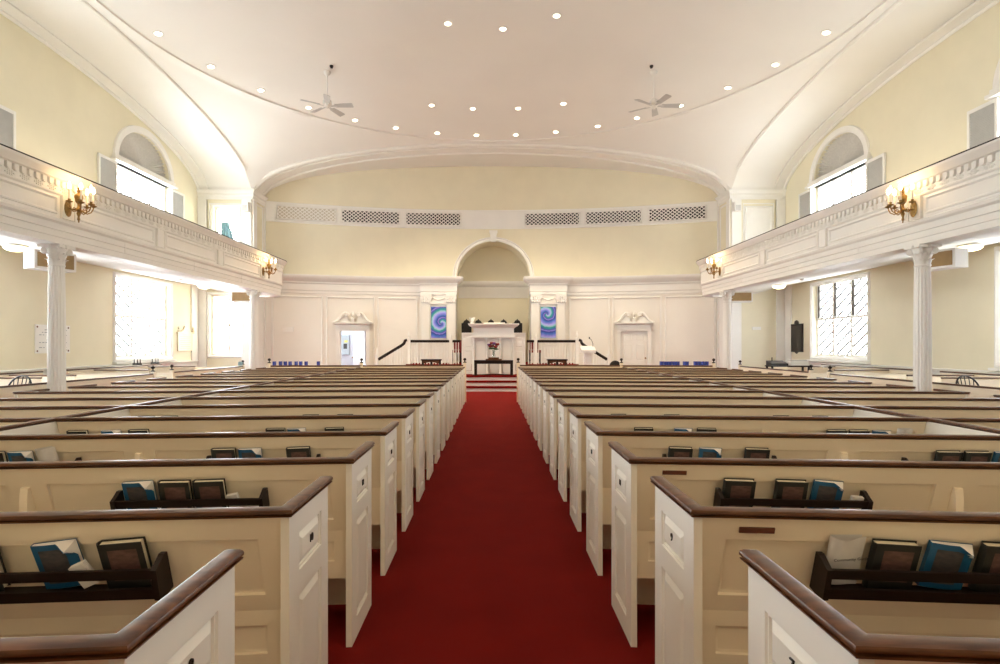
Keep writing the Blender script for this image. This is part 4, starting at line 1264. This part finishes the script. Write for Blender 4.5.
# small dark benches
for s, x, l in ((-1, -1.98, 'small dark wooden stool table left of the steps'), (1, 2.16, 'small dark wooden stool table right of the steps')):
    t = thing('stool_table', l, 'table', (x, 18.95, .461), 0, 'dark stool tables')
    MB().box(-.33, -.17, .48, .33, .17, .52).build('tabletop', M_dark, t)
    n = 12
    MB().prism([(-.30, -.14, .48), (.30, -.14, .48), (.30, -.14, .36)] + [(.30 - .6 * i / n, -.14, .36 + .07 * sin(pi * i / n)) for i in range(1, n)] + [(-.30, -.14, .36)], (0, .02, 0)).build('apron', M_wood, t)
    for a in (-.28, 0, .28):
        for b in (-.12, .12): MB().lathe([(.02, 0), (.028, .05), (.018, .2), (.025, .36), (.025, .48)], 10, (a, b, 0)).build('leg', M_dark, t)
# lectern with microphone
t = thing('lectern', 'white lectern with slanted desk beside the right stair rail', 'lectern', (3.05, 18.2, 0))
MB().box(-.10, -.10, .04, .10, .10, 1.2).build('pedestal', M_trim, t); MB().box(-.24, -.2, 0, .24, .2, .04).build('base', M_trim, t)
MB().prism([(-.22, -.2, 1.2), (-.22, .2, 1.2), (-.22, .2, 1.42), (-.22, -.2, 1.29)], (.44, 0, 0)).build('desk', M_trim, t)
m = MB().tube([(.18, .12, 1.36), (.18, .12, 1.5), (.12, .05, 1.62), (.05, -.02, 1.66)], .008, 6); m.lathe([(.0, 0), (.02, .01), (.02, .06), (0, .07)], 8, (.045, -.02, 1.64)); m.build('microphone', M_black, t)
t = thing('padded_chair', 'black padded chair behind the front screen by the right door', 'chair', (3.44, 16.2, 0), pi)
m = MB().lathe([(.0, -.02), (.15, -.02), (.16, 0), (.15, .02), (0, .02)], 18, (0, .2, .86), axis='y'); m.build('backrest', M_black, t)
MB().box(-.2, -.2, .42, .2, .17, .47).build('seat', M_black, t)
for sx in (-1, 1):
    MB().tube([(sx * .17, -.17, 0), (sx * .17, -.17, .42)], .012, 6).build('leg', M_grey, t); MB().tube([(sx * .17, .19, 0), (sx * .17, .19, .45), (sx * .1, .225, .85)], .012, 6).build('leg', M_grey, t)

# paintings
for s, l, cx, cz, sg in ((-1, 'tall blue and violet spiral painting on the left pilaster block', .10, -.02, 1), (1, 'tall blue and violet spiral painting on the right pilaster block', -.05, .30, -1)):
    x = NX + s * 1.995
    t = thing('painting', l, 'painting', (x, PBY - .012, 2.27), 0, 'spiral paintings flanking the niche')
    MB().box(-.275, -.02, -.565, .275, .01, .565).build('canvas', swirl_mat('painted_spiral_%s' % ('a' if s < 0 else 'b'), cx, cz, sg, 2.5), t)
    m = MB(); f = lambda u, v, d: (u, .011 - d, v); m.frame(f, -.295, -.585, .295, .585, .02, .028); m.build('edge', M_trim, t)

# doors with scrolled pediments
def doorcase(n, xc, open_):
    y = min(wallY(xc - DW), wallY(xc + DW)) - .01
    d = sempty('door_%d' % n, (xc, y, 0))
    ang = math.atan2(wallY(xc + DW) - wallY(xc - DW), 2 * DW); d.rotation_euler = (0, 0, ang); y0 = 0
    off = .04
    m = MB(); f = lambda u, v, dd: (u, off - .05 - dd, v)
    for sx in (-1, 1):
        a, b = sorted((sx * (DW), sx * (DW + .12))); m.box(a, -.05, 0, b, .13, DH + .10); a, b = sorted((sx * (DW + .08), sx * (DW + .125))); m.box(a, -.075, 0, b, .1, DH + .10)
    m.box(-DW, -.05, DH, DW, .13, DH + .10)
    m.box(-DW - .125, -.075, DH + .07, DW + .125, .1, DH + .10)
    m.box(-DW - .12, -.06, DH + .10, DW + .12, .1, DH + .22)
    m.sweep([(0, DH + .21), (.03, DH + .22), (.08, DH + .25), (.12, DH + .26), (.12, DH + .28), (0, DH + .285)], [(-DW - .12, .1), (-DW - .12, -.06), (DW + .12, -.06), (DW + .12, .1)][::-1])
    m.build('door_casing', M_trim, d)
    m = MB(); zb = DH + .285
    for sx in (-1, 1):
        pts = [(sx * .70, -.08, zb + .02), (sx * .58, -.08, zb + .045), (sx * .47, -.08, zb + .13), (sx * .38, -.08, zb + .27), (sx * .30, -.08, zb + .35), (sx * .20, -.08, zb + .36)]
        m.tube(pts, [.028, .036, .044, .044, .04, .036], 8)
        m.lathe([(.0, -.09), (.065, -.09), (.075, 0), (.065, .05), (0, .05)], 14, (sx * .19, -.06, zb + .30), axis='y')
        m.prism([(sx * .66, -.03, zb), (sx * .66, -.03, zb + .03), (sx * .46, -.03, zb + .11), (sx * .38, -.03, zb + .24), (sx * .27, -.03, zb + .30), (sx * .20, -.03, zb + .22), (sx * .15, -.03, zb + .10), (sx * .07, -.03, zb + .02), (sx * .07, -.03, zb)], (0, .1, 0))
    m.build('door_pediment', M_trim, d)
    m = MB().box(-.05, -.1, zb, .05, .05, zb + .15)
    m.lathe([(.04, zb + .15), (.06, zb + .17), (.025, zb + .2), (.065, zb + .27), (.055, zb + .33), (.025, zb + .36), (.018, zb + .4), (.0, zb + .45)], 12, (0, -.03, 0)); m.build('door_finial', M_trim, d)
    if not open_:
        P = []
        for (a, b) in ((-.36, -.06), (.06, .36)):
            for (z_0, z_1) in ((.2, .78), (.9, 1.5), (1.6, 1.86)): P.append((a, z_0, b, z_1))
        f = lambda u, v, dd: (u, .06 - dd, v)
        MB().board(f, -DW + .005, .005, DW - .005, DH - .005, .04, P, REND).build('door_leaf', M_trim, d)
        MB().box(-DW - .1, .2, 0, DW + .1, .4, DH + .1).build('door_backing', M_void, d)  # unseen block added behind the closed door to stop outside light leaking in
        MB().lathe([(.0, -.07), (.03, -.06), (.03, -.04), (.012, -.03), (.012, 0), (.03, 0), (.03, .01), (0, .01)], 14, (.40, .055, .98), axis='y').build('door_knob', M_brass, d)
    else:
        m = MB().board(lambda u, v, dd: (.43 - .49 * u - .87 * dd, .15 + .87 * u - .49 * dd, v), 0, .01, .86, DH - .01, .04, [(.08, .2, .4, .8), (.48, .2, .8, .8), (.08, .92, .4, 1.82), (.48, .92, .8, 1.82)], REND)
        m.build('door_leaf', M_room, d)
        MB().lathe([(.0, -.05), (.025, -.04), (.025, -.02), (.01, 0), (0, .0)], 12, (.0, .83, .98), axis='x').build('door_knob', M_brass, d)
doorcase(1, DR, False); doorcase(2, DL, True)
# lobby behind the open door
m = MB(); yb = wallY(DL)
m.box(DL - 1.2, yb + 1.6, 0, DL + 1.2, yb + 1.65, 2.6); m.box(DL - 1.25, yb + .25, 0, DL - 1.2, yb + 1.65, 2.6); m.box(DL + 1.2, yb + .25, 0, DL + 1.25, yb + 1.65, 2.6)
m.box(DL - 1.25, yb + .25, 2.6, DL + 1.25, yb + 1.65, 2.65); m.box(DL - 1.2, yb + .25, -.1, DL + 1.2, yb + 1.65, -.001)
m.build('wall_lobby', M_room)['kind'] = 'structure'
add_light('lobby_light', 'POINT', (DL - .3, yb + .9, 2.45), 9, (.9, .95, 1), shadow_soft_size=.15)
t = thing('control_panel', 'grey metal control panel on the wall inside the open left door', 'panel', (DL - .74, yb + 1.595, 1.45))
MB().box(-.2, -.06, -.38, .2, 0, .38).build('housing', M_grey, t); MB().box(-.02, -.065, -.15, .12, -.061, .05).build('display', M_black, t); MB().box(.02, -.066, .1, .14, -.061, .18).build('sticker', mat('yellow_sticker', (.7, .6, .1), .5, var=.1), t)

# wall fixtures
o = MB().box(-.19, -.05, -.08, .19, 0, .08).build('emergency_light', M_trim, loc=(-7.15, wallY(7.15) - .012, 2.0)); tag(o, 'small pale emergency light box on the back wall, left end', 'light')
t = thing('wall_speaker', 'small white loudspeaker on the upper right corner pilaster', 'speaker', (8.08, YF - .055, 5.98), 0, 'small pilaster speakers')
MB().box(-.11, -.12, -.15, .11, 0, .15).build('cabinet', M_trim, t); MB().box(-.08, -.125, -.12, .08, -.121, .06).build('grille_cloth', M_shut, t)
dup(t, 'small white loudspeaker on the upper left corner pilaster', (-8.08, YF - .055, 5.98))
# plaques
t = thing('bronze_plaque', 'black memorial plaque on the right wall beside the leaded window', 'plaque', (XW - .003, 18.25, 1.2), 0)
m = MB().box(-.03, -.38, .03, 0, .38, .92)
m.prism([(-.03, -.30, .92), (-.03, -.12, .92), (-.03, -.1, 1.0), (-.03, 0, 1.04), (-.03, .1, 1.0), (-.03, .12, .92), (-.03, .30, .92)], (.03, 0, 0)); m.prism([(-.03, -.1, .03), (-.03, .1, .03), (-.03, 0, -.03)], (.03, 0, 0)); m.build('slab', M_bronze, t)
m = MB(); f = lambda u, v, d: (-.03 - d, u, v); m.frame(f, -.37, .04, .37, .91, .03, .012); m.build('border', M_black, t)
t = thing('marble_tablet', 'cream marble memorial tablet with crest on the left wall', 'plaque', (-XW + .003, 18.15, 1.26), 0)
m = MB().box(0, -.42, 0, .04, .42, .55); m.box(0, -.48, .55, .07, .48, .60); m.build('slab', M_marble, t)
m = MB()
for u in (-.42, .42): m.lathe([(.03, .6), (.05, .63), (.02, .68), (.04, .72), (0, .78)], 10, (.058, u, 0))
m.prism([(.01, -.25, .60), (.01, .25, .60), (.01, .1, .68), (.01, .04, .80), (.01, -.04, .80), (.01, -.1, .68)], (.04, 0, 0)); m.build('crest', M_marble, t)
m = MB()
for k in range(7): m.box(.0401, -.32 + .02 * (k % 2), .08 + k * .06, .0405, .32 - .03 * (k % 3), .095 + k * .06)
m.build('inscription', mat('worn_gilt_inscription', (.5, .38, .2), .5, var=.2), t, merge=False)
t = thing('wall_notice', 'white notice with faint lettering on the left wall behind the column', 'sign', (-XW + .003, 12.7, 1.27), 0)
MB().box(0, -.5, 0, .02, .5, .62).build('board', M_trim, t)
m = MB(); rr = random.Random(5)
for k in range(9):
    q = -.4
    while q < .38:
        w_ = .04 + .08 * rr.random()
        if rr.random() < .7: m.box(.0201, q, .06 + k * .055, .0206, min(.4, q + w_), .078 + k * .055)
        q += w_ + .03
m.build('lettering', mat('faded_print', (.45, .46, .47), .6, var=.2), t, merge=False)
m = MB()
for u in (-.45, .45):
    for v in (.05, .57): m.lathe([(.0, .019), (.02, .019), (.02, .024), (0, .026)], 10, (0, u, v), axis='x')
m.build('screw', M_plate, t)
o = MB().box(-.14, -.03, -.05, .14, 0, .05).build('thermostat_box', M_trim, loc=(8.75, YF - .003, 2.0)); tag(o, 'small pale box on the corner wall behind the far right column', 'box')

# sound desk in the far right wall pew
t = thing('equipment_table', 'narrow dark table holding sound equipment in the far right wall pew', 'table', (7.55, 14.66, 0))
MB().box(-.5, -.17, .90, .5, .17, .93).build('tabletop', M_dark, t)
for sx in (-1, 1):
    for sy in (-1, 1): MB().box(sx * .46 - .02, sy * .14 - .02, 0, sx * .46 + .02, sy * .14 + .02, .90).build('leg', M_dark, t)
t = thing('sound_mixer', 'black sloped sound mixer on the table in the right wall pew', 'mixer', (7.28, 14.66, .932))
MB().prism([(-.21, -.15, 0), (-.21, .15, 0), (-.21, .15, .12), (-.21, -.15, .05)], (.42, 0, 0)).build('body', M_black, t); MB().tube([(-.08, .1, .1), (-.08, .1, .2)], .012, 6).build('aerial', M_black, t)
t = thing('white_printer', 'pale box shaped printer beside the black sound mixer', 'printer', (7.78, 14.66, .932))
MB().box(-.23, -.15, 0, .23, .15, .11).build('body', M_trim, t); MB().box(-.2, -.12, .111, .2, .12, .14).build('lid', M_shut, t)

# blue hymnals on low shelves behind the front screens
for s, xs, n in ((1, 4.62, 17), (-1, 4.35, 9)):
    side = 'right' if s > 0 else 'left'
    t = thing('low_shelf', 'low white shelf behind the %s front screen' % side, 'shelf', (s * 5.42, 16.1, 0), 0, 'shelves behind the front screens')
    MB().box(-.75, -.1, .79, .75, .1, .82).build('shelf_board', M_trim, t)
    for u in (-.73, .73): MB().box(u - .02, -.1, 0, u + .02, .1, .789).build('side_panel', M_trim, t)
    bk = None; rr = random.Random(11)
    for k in range(n):
        x = s * 5.42 - .68 + 1.36 * (k + .3 * rr.random()) / n
        if rr.random() < .12: continue
        lab = 'small blue hymnal on the shelf behind the %s front screen, %s along' % (side, ORD[k].replace('nearest', 'first'))
        if bk is None:
            bk = thing('blue_hymnal', lab, 'book', (x, 16.1, .822), 0, 'blue hymnals on the %s shelf' % side)
            MB().box(-.026, -.07, 0, .026, .07, .17).build('cover', M_bookblue, bk)
            MB().box(-.02, -.065, .168, .02, .072, .172).build('pages', M_page, bk)
        else: dup(bk, lab, (x, 16.1, .822))
# small items on the left wall pew
def small_rack(x, y, l):
    t = thing('candle_holder', l, 'candle holder', (x, y, .925), 0, 'small dark holders on the left wall pew')
    MB().box(-.11, -.03, 0, .11, .03, .05).build('base', M_black, t)
    for u in (-.08, 0, .08): MB().lathe([(.0, .05), (.014, .05), (.01, .14), (0, .16)], 8, (u, 0, 0)).build('spike', M_black, t)
small_rack(-9.3, 15.1, 'small dark spiked holder on the left wall pew cap, near one')
small_rack(-9.3, 15.9, 'small dark spiked holder on the left wall pew cap, far one')
t = thing('tissue_box', 'small blue and white box on the left front screen end', 'box', (-6.99, 16.0, .877), R_(20)); MB().box(-.055, -.028, 0, .055, .028, .10).build('carton', M_teal, t); MB().box(-.03, -.015, .101, .03, .015, .14).build('tissue', M_paper, t)

# ------------------------------------------------------------------ light
w = bpy.data.worlds.new('sky'); bpy.context.scene.world = w; w.use_nodes = True
nt = w.node_tree; bg = nt.nodes['Background']
tc = nt.nodes.new('ShaderNodeTexCoord'); sp = nt.nodes.new('ShaderNodeSeparateXYZ'); nt.links.new(tc.outputs['Generated'], sp.inputs[0])
rm = nt.nodes.new('ShaderNodeMapRange'); rm.inputs['From Min'].default_value = -1; rm.inputs['From Max'].default_value = 1
rm.inputs['To Min'].default_value = 27; rm.inputs['To Max'].default_value = 11
nt.links.new(sp.outputs['X'], rm.inputs['Value']); nt.links.new(rm.outputs['Result'], bg.inputs['Strength'])
bg.inputs['Color'].default_value = (.87, .94, 1.0, 1)
def portal(loc, rot, sx, sy):
    d = bpy.data.lights.new('window_portal', 'AREA'); d.shape = 'RECTANGLE'; d.size = sx; d.size_y = sy; d.cycles.is_portal = True
    o = bpy.data.objects.new('window_portal', d); C.objects.link(o); o.location = loc; o.rotation_euler = rot
for s in (-1, 1):
    for y in WY:
        portal((s * (XW + .29), y, (LZ0 + LZ1) / 2), (0, s * pi / 2, 0), LZ1 - LZ0, 2.5)
        portal((s * (XW + .29), y, (UZ0 + UZ1) / 2), (0, s * pi / 2, 0), UZ1 - UZ0, 2.5)
portal((-8.71, YF + .24, 2.11), (-pi / 2, 0, 0), 1.18, 1.98); portal((-8.74, YF + .24, 5.21), (-pi / 2, 0, 0), .88, 1.62)
# added warm fill lamps, unseen behind the camera, to brighten the pew backs
for x in (-6, -2, 2, 6):
    for y in (-3.4, .6):
        t = thing('recessed_light', 'added fill lamp in the unseen flat ceiling behind the camera', 'ceiling light', (x, y, 8.098), 0, 'added rear bay fill lamps')
        MB().lathe([(.0, -.002), (.1, -.002), (.1, -.012), (0, -.012)], 16).build('lamp', M_lamp, t)
        add_light('downlight', 'SPOT', (x, y, 8.03), 160, (1, .76, .48), spot_size=R_(130), spot_blend=.6, shadow_soft_size=.1)

# ------------------------------------------------------------------ camera and render look
cd = bpy.data.cameras.new('camera'); cam = bpy.data.objects.new('camera', cd); C.objects.link(cam)
cam.location = (0, 0, H); cam.rotation_euler = (pi / 2, 0, 0)
cd.sensor_width = 36; cd.lens = 575 * 36 / 1000; cd.shift_x = .0085; cd.shift_y = .013; cd.clip_start = .05; cd.clip_end = 200
sc = bpy.context.scene; sc.camera = cam
sc.view_settings.view_transform = 'Standard'; sc.view_settings.look = 'None'; sc.view_settings.gamma = 1; sc.view_settings.use_curve_mapping = False
sc.view_settings.exposure = 0.14
cy = sc.cycles; cy.max_bounces = 10; cy.diffuse_bounces = 6; cy.glossy_bounces = 3; cy.transmission_bounces = 6; cy.transparent_max_bounces = 12
cy.use_denoising = True; cy.sample_clamp_indirect = 8; cy.caustics_reflective = False; cy.caustics_refractive = False
